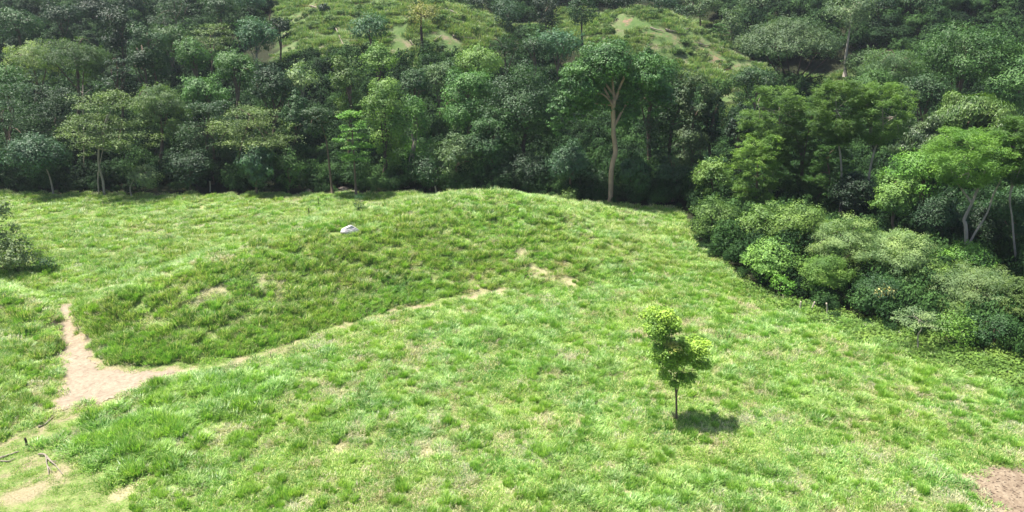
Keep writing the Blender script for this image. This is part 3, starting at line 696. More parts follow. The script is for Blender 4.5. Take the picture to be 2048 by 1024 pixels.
 (1575, 26, 158, 216, 122, 'umbrella', 'grey', 'wide umbrella-crowned tree on fanned dark branches on the right slope',
   dict(group=HL, barkm='bark_dark', dens=1.5, limbs=14, rad=.27, trunk=[[(1585, 186), (1582, 170), (1588, 140)], [(1583, 176), (1560, 150), (1535, 115), (1522, 85)], [(1584, 174), (1562, 130), (1550, 85)], [(1585, 176), (1615, 135), (1640, 95)], [(1586, 176), (1602, 120), (1604, 75)], [(1584, 177), (1545, 155), (1505, 130)], [(1586, 178), (1615, 160), (1650, 150)], [(1585, 175), (1575, 120), (1575, 70)], [(1586, 176), (1640, 130), (1662, 110)]])),
 (1655, 62, 150, 90, 150, 'broad', 'dark', 'dark crown between the umbrella-crowned tree and the straight pale slope trunk', dict(group=HL)),
 (1738, 90, 165, 100, 136, 'broad', 'mid', 'green rounded crown right of the foot of the straight pale slope trunk', dict(group=HL)),
 (1515, 125, 200, 110, 112, 'broad', 'dark', 'low dark crown under the left side of the umbrella-crowned tree', dict(group=HL)),
 (1700, -30, 75, 120, 140, 'broad', 'grey', 'tall hazy tree on a straight pale trunk at the top of the right slope', dict(group=HL, barkm='bark_pale', trunk=[(1690, 150), (1692, 110), (1700, 60), (1702, 20)], rad=.3, dens=.6)),
 (1760, -20, 95, 100, 150, 'tall', 'deep', 'dark hazy tree right of the straight pale trunk on the slope', dict(group=HL)),
 (1620, -40, 30, 110, 170, 'broad', 'blue', 'hazy blue tree at the top edge behind the umbrella-crowned tree', dict(group=HL)),
 (1520, -30, 45, 100, 172, 'broad', 'grey', 'hazy grey tree at the top edge left of the umbrella-crowned tree', dict(group=HL)),
 (1850, -30, 90, 120, 150, 'broad', 'dark', 'dark tree at the top edge left of the great round tree on the right', dict(group=HL)),
 (1980, -60, 80, 170, 150, 'broad', 'deep', 'very dark forest tree in the top right corner', dict(group=HL)),
 (1790, 88, 190, 160, 110, 'fine', 'grey', 'wide dull green bushy crown left of the great round tree', dict(group=RT)),
 (1930, 30, 190, 210, 96, 'broad', 'mid', 'great round green tree towering over the right side', dict(group=RT, dens=1.1)),
 (2040, 70, 260, 150, 92, 'broad', 'mid', 'tall bushy tree cut by the right edge of the view, beside the great round tree', dict(group=RT)),
 (1855, 135, 230, 120, 93, 'broad', 'dark', 'dark leafy tree below the left of the great round tree', dict(group=RT)),
 (1940, 165, 330, 180, 82, 'droop', 'light', 'tree hung with pale glossy drooping leaves below the great round tree', dict(group=RT, dens=1.3)),
 (1840, 215, 360, 120, 80, 'droop', 'grey', 'grey-green drooping-leaved tree left of the pale glossy drooping one', dict(group=RT)),
 (1745, 130, 230, 110, 100, 'broad', 'mid', 'mid-green tree in front of the foot of the straight pale slope trunk', dict(group=RT)),
 (1480, 190, 330, 70, 84, 'broad', 'deep', 'dark tree filling the gap left of the feathery trees', dict(group=RT)),
 # --- feathery trees
 (1545, 172, 330, 150, 76, 'feather', 'feath', 'feathery green tree with thin leaning stems, leftmost of the feathery trees', dict(group=RT, barkm='bark_pale', trunk=[[(1540, 425), (1545, 350), (1558, 270), (1560, 215)], [(1530, 420), (1545, 330), (1522, 250), (1518, 215)]], rad=.12)),
 (1515, 265, 420, 130, 73, 'feather', 'light', 'low feathery tree with plume-like branches in front of the leftmost feathery tree', dict(group=RT, barkm='bark_brown')),
 (1605, 195, 400, 130, 77, 'feather', 'feath', 'feathery tree between the leftmost one and the slender white trunk', dict(group=RT, barkm='bark_brown')),
 (1680, 160, 290, 150, 70, 'feather', 'feath', 'feathery crown on a slender straight whitish trunk in the right wood', dict(group=RT, barkm='bark_pale', trunk=[(1681, 425), (1683, 370), (1680, 310), (1673, 265), (1672, 220)], rad=.13)),
 (1765, 165, 290, 150, 69, 'feather', 'feath', 'feathery crown with a forked pale trunk right of the slender whitish trunk', dict(group=RT, barkm='bark_pale', trunk=[[(1736, 405), (1738, 350), (1752, 295), (1764, 262), (1762, 200)], [(1757, 290), (1775, 278), (1785, 272)], [(1760, 252), (1778, 242), (1790, 234)]], rad=.13)),
 (1660, 290, 430, 110, 72, 'feather', 'mid', 'shaded feathery foliage tree behind the slender whitish trunk', dict(group=RT)),
 (1850, 285, 420, 170, 63, 'broad', 'bright', 'fresh bright green leafy tree between the forked pale trunk and the V-shaped trunk', dict(group=RT)),
 (1790, 330, 450, 110, 62, 'broad', 'light', 'light green leafy tree below the forked pale trunk', dict(group=RT)),
 (1945, 258, 372, 215, 56, 'feather', 'light', 'feathery tree on a V-shaped pale trunk at the right',
   dict(group=RT, barkm='bark_pale', dens=1.0, rad=.17, limbs=5, trunk=[[(1933, 503), (1931, 450), (1930, 440), (1945, 405), (1965, 360), (1978, 330)], [(1933, 498), (1950, 468), (1975, 425), (1990, 385), (2020, 330)], [(1943, 405), (1925, 380), (1910, 358)]])),
 (2040, 230, 370, 130, 55, 'feather', 'feath', 'feathery crown at the right edge beside the V-shaped trunk tree', dict(group=RT, barkm='bark_pale', rad=.1)),
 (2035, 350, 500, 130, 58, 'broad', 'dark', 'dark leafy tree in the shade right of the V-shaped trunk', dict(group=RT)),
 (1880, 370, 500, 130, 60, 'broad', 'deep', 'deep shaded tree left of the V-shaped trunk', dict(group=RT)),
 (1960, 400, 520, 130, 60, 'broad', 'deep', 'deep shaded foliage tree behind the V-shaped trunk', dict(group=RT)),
 (1710, 330, 450, 110, 68, 'broad', 'deep', 'shaded tree behind the foot of the slender whitish trunk', dict(group=RT)),
 # --- shrubby edge on the right
 (1425, 308, 400, 96, 76, 'broad', 'light', 'light glossy broad-leaved small tree above the first edge bush', dict(group=RT)),
 (1425, 388, 482, 115, 66, 'shrub', 'light', 'first rounded green bush at the far left of the right-hand hedge', dict(group='bushes edging the meadow on the right', name='edge_bush')),
 (1470, 440, 545, 100, 62, 'shrub', 'mid', 'leafy green bush with yellowish sprigs right of the first edge bush', dict(group='bushes edging the meadow on the right', name='edge_bush')),
 (1530, 395, 520, 120, 61, 'broad', 'light', 'tall fresh green bush with small stems in the hedge', dict(group='bushes edging the meadow on the right', name='edge_bush')),
 (1600, 388, 520, 130, 58, 'broad', 'light', 'green bush tree with fine yellow-green top below the slender whitish trunk', dict(group='bushes edging the meadow on the right', name='edge_bush', leafk=.9)),
 (1545, 470, 592, 130, 54.5, 'broad', 'light', 'glossy green bush hanging low over the meadow edge above the fence posts', dict(group='bushes edging the meadow on the right', name='edge_bush')),
 (1690, 420, 560, 150, 54, 'fine', 'pale', 'grey-green arching shrub in the middle of the hedge', dict(group='bushes edging the meadow on the right', name='edge_bush', leafk=.95, dens=1.2)),
 (1650, 495, 610, 120, 51, 'fine', 'light', 'green shrub with a flat spray of leaves below the grey-green arching shrub', dict(group='bushes edging the meadow on the right', name='edge_bush', leafk=.95, dens=1.2)),
 (1800, 442, 590, 150, 52, 'fine', 'pale', 'pale grey shrub with rusty shoot tips, tallest at the right of the hedge', dict(group='bushes edging the meadow on the right', name='edge_bush', leafk=.9, dens=1.2)),
 (1760, 545, 640, 130, 48.5, 'broad', 'dark', 'dark shaded shrub beneath the pale grey shrub', dict(group='bushes edging the meadow on the right', name='edge_bush', leafk=.8)),
 (1900, 585, 665, 130, 45.5, 'fine', 'rust', 'low yellow-green leafy shrub in front at the right end of the hedge', dict(group='bushes edging the meadow on the right', name='edge_bush')),
 (1955, 520, 640, 180, 46.5, 'fine', 'pale', 'broad pale shrub with reddish tips near the right edge', dict(group='bushes edging the meadow on the right', name='edge_bush', leafk=.9, dens=1.2)),
 (2050, 540, 690, 120, 44, 'fine', 'rust', 'olive shrub with orange young leaves cut by the right edge', dict(group='bushes edging the meadow on the right', name='edge_bush', leafk=.9, dens=1.2)),
 (1990, 620, 700, 120, 42.5, 'shrub', 'dark', 'dark green low bush at the foot of the broad pale shrub', dict(group='bushes edging the meadow on the right', name='edge_bush')),
 (1940, 480, 560, 110, 54, 'shrub', 'bright', 'bright green round-leaved bush at the foot of the V-shaped trunk', dict(group='bushes edging the meadow on the right', name='edge_bush')),
 (1850, 505, 600, 110, 51, 'shrub', 'light', 'rounded green shrub between the pale grey shrub and the broad pale shrub', dict(group='bushes edging the meadow on the right', name='edge_bush')),
 (1838, 622, 650, 105, -700, 'tier', 'pale', 'small flat-topped tree on a thin crooked grey stem at the meadow edge', dict(group='bushes edging the meadow on the right', name='edge_bush', cat='tree', barkm='bark_pale', trunk=[(1837, 702), (1836, 672), (1840, 655), (1838, 640)], rad=.06, leafk=.7)),
]
for q in rows:
    ex = dict(q[8]); nm = ex.pop('name', 'forest_tree'); cat = ex.pop('cat', 'bush' if nm == 'edge_bush' else 'tree')
    tree(*q[:8], name=nm, cat=cat, **ex)

# the tall tree with the bare pale trunk
def hero_trunk_tree():
    r = np.random.default_rng(5); y = 80.6
    bx, bz = xat(1219, y, .4), Ts(xat(1219, y, .4), y); root = empty('tall_tree', (bx, y, bz))
    tag(root, 'tallest tree at the forest edge, with a long bare pale brown trunk', 'tree')
    O = Vector((bx, y, bz)); L = lambda pts, s=0: smooth_line([Vector(P3(a, b, y)) - O + Vector((0, s * i, 0)) for i, (a, b) in enumerate(pts)], 3, .02)
    t = [(1218, 418), (1221, 395), (1222, 360), (1224, 330), (1231, 305), (1227, 270), (1227, 240), (1226, 218), (1229, 195)]
    tr = L(t); rad = list(np.linspace(.30, .22, len(tr))); rad[0] = .52; rad[1] = .36
    items = [(tr, rad)]
    for pts, r0, s in (([(1229, 252), (1240, 232), (1251, 214), (1266, 196), (1280, 180), (1295, 160)], .15, .25), ([(1229, 200), (1226, 170), (1225, 140)], .18, .1), ([(1227, 215), (1218, 200), (1205, 188), (1194, 186)], .12, -.3),
                       ([(1226, 208), (1208, 175), (1200, 150)], .15, .3), ([(1231, 198), (1245, 160), (1262, 120)], .18, -.3), ([(1226, 212), (1205, 209), (1190, 208)], .08, .2), ([(1228, 190), (1190, 140), (1165, 115)], .14, .5)):
        p = L(pts, s); items.append((p, list(np.linspace(r0, r0 * .4, len(p)))))
    tubes('trunk', items, M['bark_tan'], root, 8, .1)
    parts = [(1222, 70, 180, 150, 0, 9000), (1168, 98, 225, 120, -.5, 8000), (1290, 84, 215, 125, .5, 8000), (1150, 155, 268, 84, .6, 4000), (1262, 130, 232, 90, .9, 3800), (1198, 125, 258, 110, 1.8, 5500), (1260, 190, 275, 80, 1.2, 2600), (1120, 175, 290, 60, 1.2, 2200), (1320, 150, 250, 80, .6, 3200)]
    for px, top, bot, w_, dy, N in parts:
        zt, zb = height_at(top, y), height_at(bot, y)
        rx = w_ * depth(y, (zt + zb) / 2) / F / 2
        Pt, Nn, C = crown_points('fine' if px != 1222 else 'broad', rx, zt - zb, N, r)
        off = np.array([xat(px, y, (zt + zb) / 2) - bx, dy, zb - bz])
        V, Q = leaves(Pt + off, Nn, .25 * r.uniform(.7, 1.3, N), .15 * r.uniform(.7, 1.3, N), r)
        o = mesh_np('leaf_mass', V, Q, 4, M['leaf'], root); o.color = tuple(np.array((.065, .15, .05)) * (1 + r.uniform(-.1, .1))) + (1,); stat['leaves'] += N
hero_trunk_tree()

# the small tree standing alone in the meadow
def sapling():
    r = np.random.default_rng(21); bx, y, bz = gp(1353, 842); root = empty('meadow_tree', (bx, y, bz))
    tag(root, 'small lone tree with a twin-lobed yellow-green crown standing in the open meadow', 'tree')
    O = Vector((bx, y, bz)); W = lambda a, b, s=0: Vector(P3(a, b, y + s)) - O
    tr = smooth_line([W(1353, 846), W(1353, 815), W(1352, 785), W(1352, 762)], 4, .008); tr[0].z = -.1
    it = [(tr, list(np.linspace(.06, .042, len(tr))))]
    for pts, r0 in (([(1352, 790), (1348, 762), (1346, 725), (1335, 690), (1322, 650)], .035), ([(1353, 790), (1362, 755), (1375, 720), (1392, 690)], .032), ([(1352, 765), (1355, 730), (1352, 700)], .026),
                    ([(1346, 728), (1330, 722), (1318, 728)], .015), ([(1368, 738), (1385, 742), (1398, 738)], .015), ([(1338, 700), (1318, 680), (1302, 668)], .014), ([(1340, 690), (1345, 660), (1350, 640)], .014)):
        q = smooth_line([W(a, b, r.uniform(-.3, .3) if i else 0) for i, (a, b) in enumerate(pts)], 3, .012); it.append((q, list(np.linspace(r0, .006, len(q)))))
    tubes('trunk', it, M['bark_brown'], root, 6, .08)
    #  px, py, radius(px), n, colour tone
    lobes = [(1310, 636, 17), (1330, 628, 18), (1345, 640, 15), (1296, 652, 12), (1318, 652, 18), (1338, 660, 14), (1308, 668, 14), (1326, 676, 17), (1318, 696, 15), (1340, 690, 17), (1332, 712, 18), (1316, 730, 13), (1352, 708, 15),
             (1355, 730, 19), (1340, 738, 16), (1335, 752, 12), (1372, 690, 13), (1392, 684, 15), (1408, 688, 12), (1402, 702, 14), (1384, 706, 16), (1372, 722, 16), (1394, 722, 15), (1410, 726, 11), (1376, 742, 15), (1398, 744, 9), (1362, 752, 12), (1345, 764, 10), (1366, 762, 12), (1325, 745, 12), (1355, 660, 12), (1290, 640, 10), (1366, 700, 13), (1300, 700, 10), (1418, 694, 9)]
    for nm, sel, N, c in (('leaf_mass', lambda i: True, 9500, (.18, .31, .05)), ('top_leaves', lambda i: i not in (11, 15, 22, 24, 26), 6500, (.28, .43, .08)), ('yellow_leaves', lambda i: i in (9,), 260, (.42, .42, .12))):  # second set: lighter, yellower leaves on the upper side of most lobes
        L = [l for i, l in enumerate(lobes) if sel(i)]; wt = np.array([l[2] ** 2 for l in L], float); wt /= wt.sum(); wh = r.choice(len(L), N, p=wt)
        sc = depth(y, 3) / F; C = np.array([tuple(W(a, b, 0)) for a, b, _ in L]); C[:, 1] += r.uniform(-.75, .75, len(L)) - (.7 if nm == 'yellow_leaves' else 0); R = np.array([l[2] for l in L]) * sc
        d = unit(r.normal(size=(N, 3)) + ([0, 0, .3] if nm == 'leaf_mass' else [0, 0, 1.3])); rr = r.uniform(.35, 1.02, N) if nm == 'leaf_mass' else r.uniform(.8, 1.15, N)
        Pt = C[wh] + d * (R[wh] * rr)[:, None] * [1.05, 1.3, .72] - ([0, 0, .0])
        V, Q = leaves(Pt, unit(d * .6 + [0, 0, .7] + r.normal(size=(N, 3)) * .5), .13 * r.uniform(.6, 1.3, N), .075 * r.uniform(.7, 1.3, N), r)
        o = mesh_np(nm, V, Q, 4, M['leaf'], root); o.color = c + (1,)
        if nm == 'yellow_leaves': o['label'] = 'cluster of yellowing leaves'
        if nm == 'top_leaves': o['label'] = 'pale yellow-green leaves on top'
        stat['leaves'] += N
sapling()

# ------------------------------------------------------------------ small plants
def plant(px, top, w_, foot, kind, col, label, name='shrub', cat='shrub', N=900, leafk=.6, group=None, stemh=0, d=None):
    r = np.random.default_rng(int(px * 7 + foot)); 
    if d: y = d; bz = Ts(xat(px, y, 0), y); bx = xat(px, y, bz)
    else: bx, y, bz = gp(px, foot)
    root = empty(name, (bx, y, bz)); tag(root, label, cat, group)
    zt = max(height_at(top, y), bz + .3); zb = bz + stemh * (zt - bz); rx = w_ * depth(y, bz) / F / 2
    o, C = crown_obj('foliage', root, 0, rx, zt - zb, zb - bz, N, kind, col, leafk, r)
    it = [(smooth_line([(0, 0, -.05), tuple(np.array(C[k]) * .5 + [0, 0, .05]), tuple(C[k])], 3), list(np.linspace(.03, .008, 7))) for k in r.integers(0, len(C), 4)]
    tubes('stem', it, M['bark_brown'], root, 5)
    return root
plant(12, 382, 84, 520, 'tall', 'pale', 'tall leafy shrub cut by the left edge beside the far meadow', N=2600, leafk=.95, d=57)
plant(-30, 400, 120, 540, 'shrub', 'mid', 'dense shrub mostly beyond the left edge', N=2500, leafk=.8, d=56)
plant(52, 428, 66, 500, 'fine', 'pale', 'small pale-green shrub right of the left-edge shrub', N=1000, leafk=.8, d=58)
plant(38, 472, 110, 548, 'broad', 'pale', 'low spreading grey-green shrub above the shaded hollow on the left', N=2300, leafk=.8)
plant(95, 512, 50, 545, 'shrub', 'dark', 'low dark shrub tip reaching towards the path gap', N=700, leafk=.7)
plant(78, 498, 20, 520, 'shrub', 'lime', 'yellow-green sprig among the low grey-green shrubs', N=160, leafk=.7)
plant(963, 362, 24, 386, 'shrub', 'lime', 'little yellow-green plant on top of the mound', N=200, leafk=.8, name='sapling', cat='plant')
plant(980, 358, 18, 384, 'shrub', 'light', 'small sprig just right of the yellow-green plant on the mound', N=120, leafk=.8, name='sapling', cat='plant')
plant(1140, 372, 44, 402, 'shrub', 'light', 'small bright bush standing behind the right side of the mound', N=900, leafk=.9, d=81)
plant(718, 390, 28, 425, 'feather', 'blue', 'thin bluish sapling in the grass above the white boulder', N=260, leafk=.6, name='sapling', cat='plant', stemh=.2)
plant(1762, 570, 46, 640, 'shrub', 'cream', 'small plant with cream-coloured leaves in front of the dark shrub', N=260, leafk=.75, name='sapling', cat='plant', stemh=.6)
plant(1905, 620, 110, 700, 'broad', 'lime', 'light yellow-green leafy shrub beneath the broad pale shrub', N=1500, leafk=.6)
plant(1560, 545, 60, 598, 'shrub', 'bright', 'bright green low plant at the foot of the hedge left of the fence posts', N=700, leafk=.8)

# ------------------------------------------------------------------ undergrowth, creepers, hillside cover
def bush_proto(seed, col, rx=1.0, H=1.3, N=420, kind='shrub', lk=1.0):
    r = np.random.default_rng(seed); Pt, Nn, C = crown_points(kind, rx, H, N, r); L0, W0 = LEAF[kind]
    V, Q = leaves(Pt, Nn, L0 * lk * r.uniform(.7, 1.3, N), W0 * lk * r.uniform(.7, 1.3, N), r)
    o = proto(V, Q, 4, M['leaf']); o.color = COLS[col] + (1,); return o
def stuff_mat(name, c0, c1, c2, transl=.25):
    m, t = newmat(name); g = G(t); n = g.noise(.22, 4); geo = g.n('NewGeometry')
    c = g.ramp(n, [(.34, c0), (.5, c1), (.64, c2)])
    c = g.mix(1.0, c, g.ramp(geo.outputs['Random Per Island'], [(0, (.7, .72, .75)), (.6, (1.05, 1.05, 1)), (1, (1.35, 1.3, 1.1))]), 'MULTIPLY')
    g.bsdf(c, .6, .15, transl=transl); return m
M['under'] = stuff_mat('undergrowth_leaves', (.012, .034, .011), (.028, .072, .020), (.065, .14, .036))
M['creeper'] = stuff_mat('creeper_leaves', (.08, .15, .03), (.13, .23, .045), (.19, .29, .06))
M['slope_leaf'] = stuff_mat('slope_weeds', (.05, .10, .035), (.10, .18, .05), (.17, .24, .08))
def undergrowth():
    r = np.random.default_rng(31); pr = []
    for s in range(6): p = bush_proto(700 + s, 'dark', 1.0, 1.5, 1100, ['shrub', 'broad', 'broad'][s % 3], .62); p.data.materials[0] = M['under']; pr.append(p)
    n = 26000; x = r.uniform(-100, 110, n); y = r.uniform(35, 128, n); R = regions(x, y)
    keep = (R['forest'] > .3) & (np.abs(x) < .74 * (y * CP + 20 * SP) + 6) & (r.uniform(size=n) < .55)
    x, y, fo = x[keep], y[keep], R['forest'][keep]; z = T(x, y)
    # leave the hillside clearings open
    op = clearing(x, y) > 0; far = y > 100
    k = ~(far & op); x, y, fo, z = x[k], y[k], fo[k], z[k]; n = len(x)
    s = r.uniform(.7, 1.7, n) * sstep(-1, 3, fo) + .15
    s *= np.where(y > 100, 1.15, 1) * np.where((x > 8) & (y < 78), .92, 1); s = np.where((y > 82) & (y < 90) & (x > -50) & (x < -8) & (fbm(x / 3, y / 3, 91) < .47), s * .3, s)
    sc = np.stack([s, s, s * r.uniform(.7, 1.9, n)], 1)
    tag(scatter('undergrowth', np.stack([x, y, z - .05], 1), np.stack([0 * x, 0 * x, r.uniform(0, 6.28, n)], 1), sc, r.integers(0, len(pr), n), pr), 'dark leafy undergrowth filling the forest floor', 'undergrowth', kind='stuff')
undergrowth()
def hillside_cover():
    r = np.random.default_rng(41); pr = []
    for s in range(3): pr.append(proto(*blades(170, .9, .35, 1.0, .05, .8, 500 + s), 3, M['grass_slope']))
    for s in range(2): pr.append(proto(*blades(150, .8, .2, .7, .05, 1.1, 520 + s), 3, M['grass_slope_dry']))
    for s in range(3): p = bush_proto(540 + s, 'mid', .7, .9, 420, 'shrub', .9); p.data.materials[0] = M['slope_leaf']; pr.append(p)
    n = 60000; x = r.uniform(-120, 130, n); y = r.uniform(98, 235, n)
    cl = clearing(x, y); k = (cl > -2) & (np.abs(x) < .72 * (y * CP + 6) + 5)
    x, y = x[k], y[k]; pt = fbm(x / 5, y / 5, 83, 3); pt2 = fbm(x / 3, y / 3, 87, 3); k = (pt2 < .62) & (r.uniform(size=len(x)) < .8)
    for a1, b1, r1 in CLEAR_SOIL:
        q = gp(a1, b1); k &= (np.hypot(x - q[0], (y - q[1]) * .7) > r1 * .7) | (r.uniform(size=len(x)) < .3)
    x, y, pt, pt2 = x[k], y[k], pt[k], pt2[k]; n = len(x); u = r.uniform(size=n)
    i = np.where(u < .86, r.integers(0, 3, n), np.where(u < .86 + .1 * (pt2 > .5), r.integers(3, 5, n), r.integers(5, 8, n))); i = np.where((pt < .38) & (u > .7), r.integers(5, 8, n), i)
    s = r.uniform(.8, 1.7, n) * np.where(i >= 5, r.uniform(.6, 1.3, n), 1)
    tag(scatter('hillside_weeds', np.stack([x, y, T(x, y) - .03], 1), np.stack([0 * x, 0 * x, r.uniform(0, 6.28, n)], 1), np.stack([s, s, s * r.uniform(.6, 1.1, n)], 1), i, pr), 'rough grass and weeds on the cleared slopes', 'weeds', kind='stuff')
    # upper wood beyond, read as one mass
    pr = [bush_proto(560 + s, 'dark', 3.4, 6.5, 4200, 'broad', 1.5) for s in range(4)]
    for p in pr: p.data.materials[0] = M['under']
    n = 8000; x = r.uniform(-190, 190, n); y = r.uniform(104, 290, n); cl = clearing(x, y)
    k = (cl < -5) & (np.abs(x) < .72 * (y * CP + 6) + 12) & ~((y < 165) & (r.uniform(size=n) < .2))
    k &= ~((y < 118) & (x > -50) & (x < 55)) & ~((y < 150) & (x > -50) & (x < 30) & (cl > -8))
    x, y = x[k], y[k]; n = len(x); s = r.uniform(.55, 1.05, n)
    z = T(x, y) + r.uniform(-1.5, 2.0, n) * np.where(y > 125, 1, 0)
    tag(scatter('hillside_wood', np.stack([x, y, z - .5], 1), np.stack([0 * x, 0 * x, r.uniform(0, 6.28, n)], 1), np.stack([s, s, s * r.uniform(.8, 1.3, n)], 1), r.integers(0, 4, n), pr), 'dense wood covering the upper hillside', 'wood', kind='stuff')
hillside_cover()
def creepers():
    r = np.random.default_rng(51); pr = []
    for s in range(3):
        N = 110; Pt = np.stack([r.normal(0, .35, N), r.normal(0, .35, N), r.uniform(.05, .38, N)], 1); Nn = unit(r.normal(size=(N, 3)) * .4 + [0, 0, 1])
        V, Q = leaves(Pt, Nn, r.uniform(.12, .22, N), r.uniform(.10, .18, N), r); pr.append(proto(V, Q, 4, M['creeper']))
    line = pl([(1400, 505), (1480, 565), (1570, 610), (1660, 638), (1760, 662), (1850, 690), (1950, 712), (2060, 738), (2300, 800)])
    wd = [.6, .9, 1.2, 1.6, 2.0, 2.6, 3.0, 3.2, 3.2]
    n = 7000; x = r.uniform(12, 60, n); y = r.uniform(30, 75, n); d, t = line_dist(x, y, line); wv = np.interp(t, range(9), wd)
    k = (d < wv * (.6 + .8 * fbm(x, y, 93))) & (r.uniform(size=n) < np.interp(t, range(9), [.35, .4, .5, .7, .9, 1, 1, 1, 1])); x, y = x[k], y[k]; n = len(x); s = r.uniform(.6, 1.3, n)
    tag(scatter('creeping_plants', np.stack([x, y, T(x, y)], 1), np.stack([0 * x, 0 * x, r.uniform(0, 6.28, n)], 1), np.stack([s] * 3, 1), r.integers(0, 3, n), pr), 'low yellow-green creeping leaves between meadow and hedge', 'ground cover', kind='stuff')
creepers()

# ------------------------------------------------------------------ things lying and standing about
def stone(px, py, w_, h_, label, mat, name='boulder', cat='boulder', group=None, d=None):
    r = np.random.default_rng(int(px)); x, y, z = gp(px, py)
    if d: y = d; z = Ts(xat(px, y, 0), y); x = xat(px, y, z)
    k = depth(y, z) / F; import bmesh
    bm = bmesh.new(); bmesh.ops.create_icosphere(bm, subdivisions=4, radius=1)
    for v in bm.verts:
        c = v.co; n = float(fbm(np.array([c.x * 1.4 + 9 + px]), np.array([c.y * 1.4 + c.z * 2.1]), 5, 3)[0]) - .5
        f = 1 + n * .9; c *= f
        for q in ((.5, .3, .8, .62), (-.7, .2, .68, .66), (.1, -.9, .42, .7), (.85, -.3, .4, .72)):
            nn = Vector(q[:3]).normalized(); dd = c.dot(nn) - q[3]
            if dd > 0: c -= nn * dd * .85
        c.x *= w_ * k / 2 * 1.15; c.y *= w_ * k / 2 * .85; c.z *= h_ * k * .75
    me = bpy.data.meshes.new(name); bm.to_mesh(me); bm.free(); me.materials.append(M[mat])
    o = bpy.data.objects.new(name, me); COL.objects.link(o); o.location = (x, y, z + h_ * k * .2); o.rotation_euler = (.1, .22, .3)
    tag(o, label, cat, group); return o
def rock_mat(name, a, b, c):
    m, t = newmat(name); g = G(t); n = g.noise(4, 6, .65); n2 = g.noise(1.4, 4)
    v = g.n('TexVoronoi', feature='DISTANCE_TO_EDGE'); v.inputs['Scale'].default_value = 2.6; g.link(g.pos(), v.inputs['Vector'])
    col = g.mix(g.rampf(n2, .45, .6), g.ramp(n, [(.3, a), (.5, b), (.7, c)]), a); col = g.mix(g.rampf(v.outputs['Distance'], .05, .0), col, tuple(.45 * q for q in a))
    g.bsdf(col, .9, .2, n, .1); return m
M['rock'] = rock_mat('pale_limestone', (.44, .40, .41), (.66, .62, .62), (.80, .77, .76))
M['rock_tan'] = rock_mat('tan_rock', (.20, .16, .12), (.34, .28, .23), (.48, .42, .36))
stone(703, 466, 36, 19, 'whitish boulder half sunk in the grass on the long bank', 'rock')
stone(618, 385, 14, 7, 'pale flat stone under the forest edge beside the narrow dark-crowned tree', 'rock_tan', 'stone', 'stone', d=87)
stone(655, 386, 20, 4, 'wide pale stone at the foot of the narrow dark-crowned tree trunk', 'rock_tan', 'stone', 'stone', d=88.5)
stone(690, 384, 24, 4, 'largest pale stone slab below the bright lime green tree', 'rock_tan', 'stone', 'stone', d=88.3)
stone(708, 386, 16, 5, 'small pale stone right of the slab below the lime green tree', 'rock_tan', 'stone', 'stone', d=86)
stone(814, 371, 12, 7, 'pale stone in the shade below the light green ragged column', 'rock_tan', 'stone', 'stone', d=89)
stone(206, 419, 5, 3, 'tiny white stone in the far left meadow', 'rock', 'stone', 'stone')

def pole(top, foot, r0, label, mat='dead_wood', name='fence_post', cat='post', group=None, kink=.5):
    x, y, z = gp(*foot); o_ = Vector((x, y, z)); p1 = Vector(P3(top[0], top[1], y)) - o_; p1.y = random.uniform(-.1, .1)
    P = smooth_line([(0, 0, -.15), tuple(p1 * .5 + Vector((kink * r0, 0, 0))), tuple(p1)], 4)
    rad = list(np.linspace(r0, r0 * .8, len(P)))
    o = tubes(name, [(P, rad)], M[mat], None, 8, .1); o.location = o_; tag(o, label, cat, group); return o
FP = 'fence posts at the hedge'
pole((1602, 603), (1598, 621), .075, 'short leftmost wooden post of the three at the hedge', 'post_wood', group=FP)
pole((1629, 603), (1619, 626), .075, 'leaning wooden post, middle of the three at the hedge', 'post_wood', group=FP)
pole((1653, 606), (1654, 634), .065, 'upright wooden post, rightmost of the three at the hedge', 'post_wood', group=FP)
pole((870, 372), (872, 391), .11, 'pale dead stub leaning at the forest edge left of the mound', name='dead_stub', cat='stump')
pole((48, 877), (54, 897), .06, 'dark charred stake in the short grass at the near left', 'bark_dark', 'stake', 'stake')
pole((542, 703), (541, 716), .02, 'thin dark stick in the grass beside the trodden lane', 'bark_dark', 'stake', 'stake')
pole((617, 416), (618, 436), .05, 'thin dark stake in the far meadow, left of the white boulder', 'bark_dark', 'stake', 'stake')
pole((636, 394), (636, 412), .045, 'thin dark stake near the forest edge above the long bank', 'bark_dark', 'stake', 'stake')
pole((420, 362), (420, 384), .09, 'pale thin stem standing at the forest edge right of the pale leaning tree', 'bark_pale', 'dead_stub', 'stump')
pole((1530, 608), (1531, 624), .012, 'thin pale stick in the grass left of the fence posts', 'dead_wood', 'stake', 'stake')
def log(pts, r0, label, mat='dead_wood', name='fallen_branch', cat='branch', lift=.05):
    """pts: list of branches, each a list of photo pixels on the ground"""
    base = Vector(gp(*pts[0][0])); it = []
    for k, br in enumerate(pts):
        P = [Vector(gp(*p)) - base + Vector((0, 0, lift)) for p in br]; P = smooth_line(P, 3, r0 * .3) if len(P) > 1 else P
        q = 1 if k == 0 else .6; it.append((P, list(np.linspace(r0 * q, r0 * .35 * q, len(P)))))
    o = tubes(name, it, M[mat], None, 7, .15); o.location = base; return tag(o, label, cat)
log([[(76, 858), (90, 852), (108, 838)]], .06, 'weathered branch lying below the path on short grass')
log([[(-4, 880), (10, 874), (26, 864)]], .06, 'weathered stick at the left edge above the forked log')
log([[(0, 921), (18, 915), (38, 905)], [(2, 926), (18, 925), (32, 922)]], .07, 'forked pale log at the left edge in the near corner')
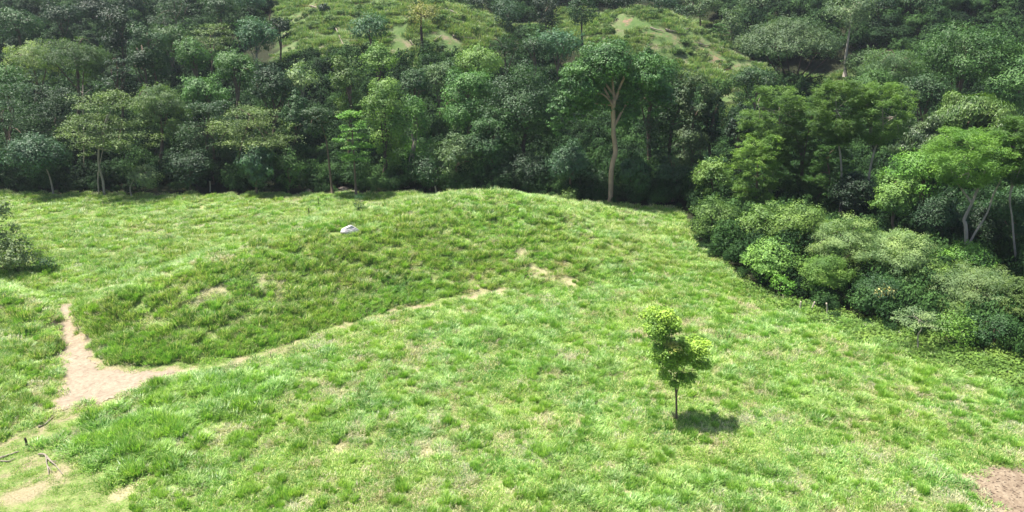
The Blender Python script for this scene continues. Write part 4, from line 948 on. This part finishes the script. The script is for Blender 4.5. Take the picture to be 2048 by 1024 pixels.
log([[(78, 914), (92, 918), (104, 926)], [(92, 917), (96, 935), (104, 948)], [(97, 925), (112, 935), (126, 952)], [(96, 938), (98, 955)], [(100, 930), (116, 932)]], .06, 'bleached branching dead limb lying in the near left grass', lift=.1)
log([[(268, 438), (275, 434), (292, 434)]], .08, 'curved pale branch in the far left meadow')
log([[(92, 548), (105, 545), (125, 551)], [(104, 546), (110, 543)]], .07, 'pale broken branch in the hollow by the left shrubs')
log([[(180, 571), (205, 570)]], .04, 'straight stick on the far side of the path gap')
log([[(62, 598), (80, 597)]], .07, 'dark short log on the left bank top', 'bark_dark')
log([[(300, 408), (330, 408), (362, 410)]], .05, 'long thin brown branch lying in the far meadow', 'bark_brown')
log([[(118, 703), (134, 702)]], .035, 'small dark stick lying on the dirt path', 'bark_dark')
sg = empty('dead_tree', (xat(168, 89, 0), 89, Ts(xat(168, 89, 0), 89))); tag(sg, 'bare white dead treetop poking up left of the olive flat-topped tree', 'tree')
tubes('trunk', [([Vector(P3(a, b, 89)) - sg.location for a, b in br], [q0] + [q0 * .6] * (len(br) - 2) + [q0 * .3]) for br, q0 in (([(168, 390), (168, 300), (166, 212), (166, 170)], .12), ([(166, 190), (174, 184), (182, 178)], .05), ([(166, 186), (160, 182)], .04))], M['dead_wood'], sg, 6)
# felled timber on the open slopes
r_ = np.random.default_rng(77)
DEB = [((1330, 62), (1360, 68), 'on the crest of the knoll'), ((1372, 62), (1380, 58), 'near the top of the knoll'), ((1395, 90), (1425, 96), 'beside the orange soil'), ((1420, 128), (1440, 138), 'below the orange scar'), ((1300, 60), (1328, 66), 'left of the knoll top'),
       ((620, 14), (650, 20), 'high in the left clearing'), ((690, 30), (712, 24), 'in the left clearing above the lone rounded tree'), ((672, 60), (690, 100), 'running down the left clearing'), ((820, 85), (835, 100), 'left of the lone yellowish tree'),
       ((868, 86), (884, 74), 'right of the lone yellowish tree'), ((900, 25), (930, 34), 'on the spur above the lone yellowish tree'), ((905, 75), (960, 82), 'across the spur right of the lone yellowish tree'), ((640, 100), (665, 108), 'at the foot of the left clearing'), ((1250, 110), (1262, 104), 'on the slope above the pale-trunked tree')]
for a, b, where in DEB:
    log([[a, ((a[0] + b[0]) / 2, (a[1] + b[1]) / 2 + 1), b]], r_.uniform(.12, .22), 'felled trunk lying ' + where, name='felled_log', cat='log', lift=.3)

# ------------------------------------------------------------------ haze
def haze():
    x, y0, y1, z0, z1 = 345, -75, 470, -6, 118
    V = [(-x, y0, z0), (x, y0, z0), (x, y1, z0), (-x, y1, z0), (-x, y0, z1), (x, y0, z1), (x, y1, z1), (-x, y1, z1)]
    Q = [(0, 3, 2, 1), (4, 5, 6, 7), (0, 1, 5, 4), (1, 2, 6, 5), (2, 3, 7, 6), (3, 0, 4, 7)]
    m, t = newmat('haze_air'); v = t.nodes.new('ShaderNodeVolumePrincipled'); v.inputs['Color'].default_value = (.80, .90, 1, 1); v.inputs['Density'].default_value = HAZE
    v.inputs['Anisotropy'].default_value = .2
    o = t.nodes.new('ShaderNodeOutputMaterial'); t.links.new(v.outputs[0], o.inputs['Volume'])
    tag(mesh_np('haze', V, Q, 4, m), 'thin bluish humid air over the valley', 'haze', kind='stuff')
HAZE = .00016
if HAZE: haze()
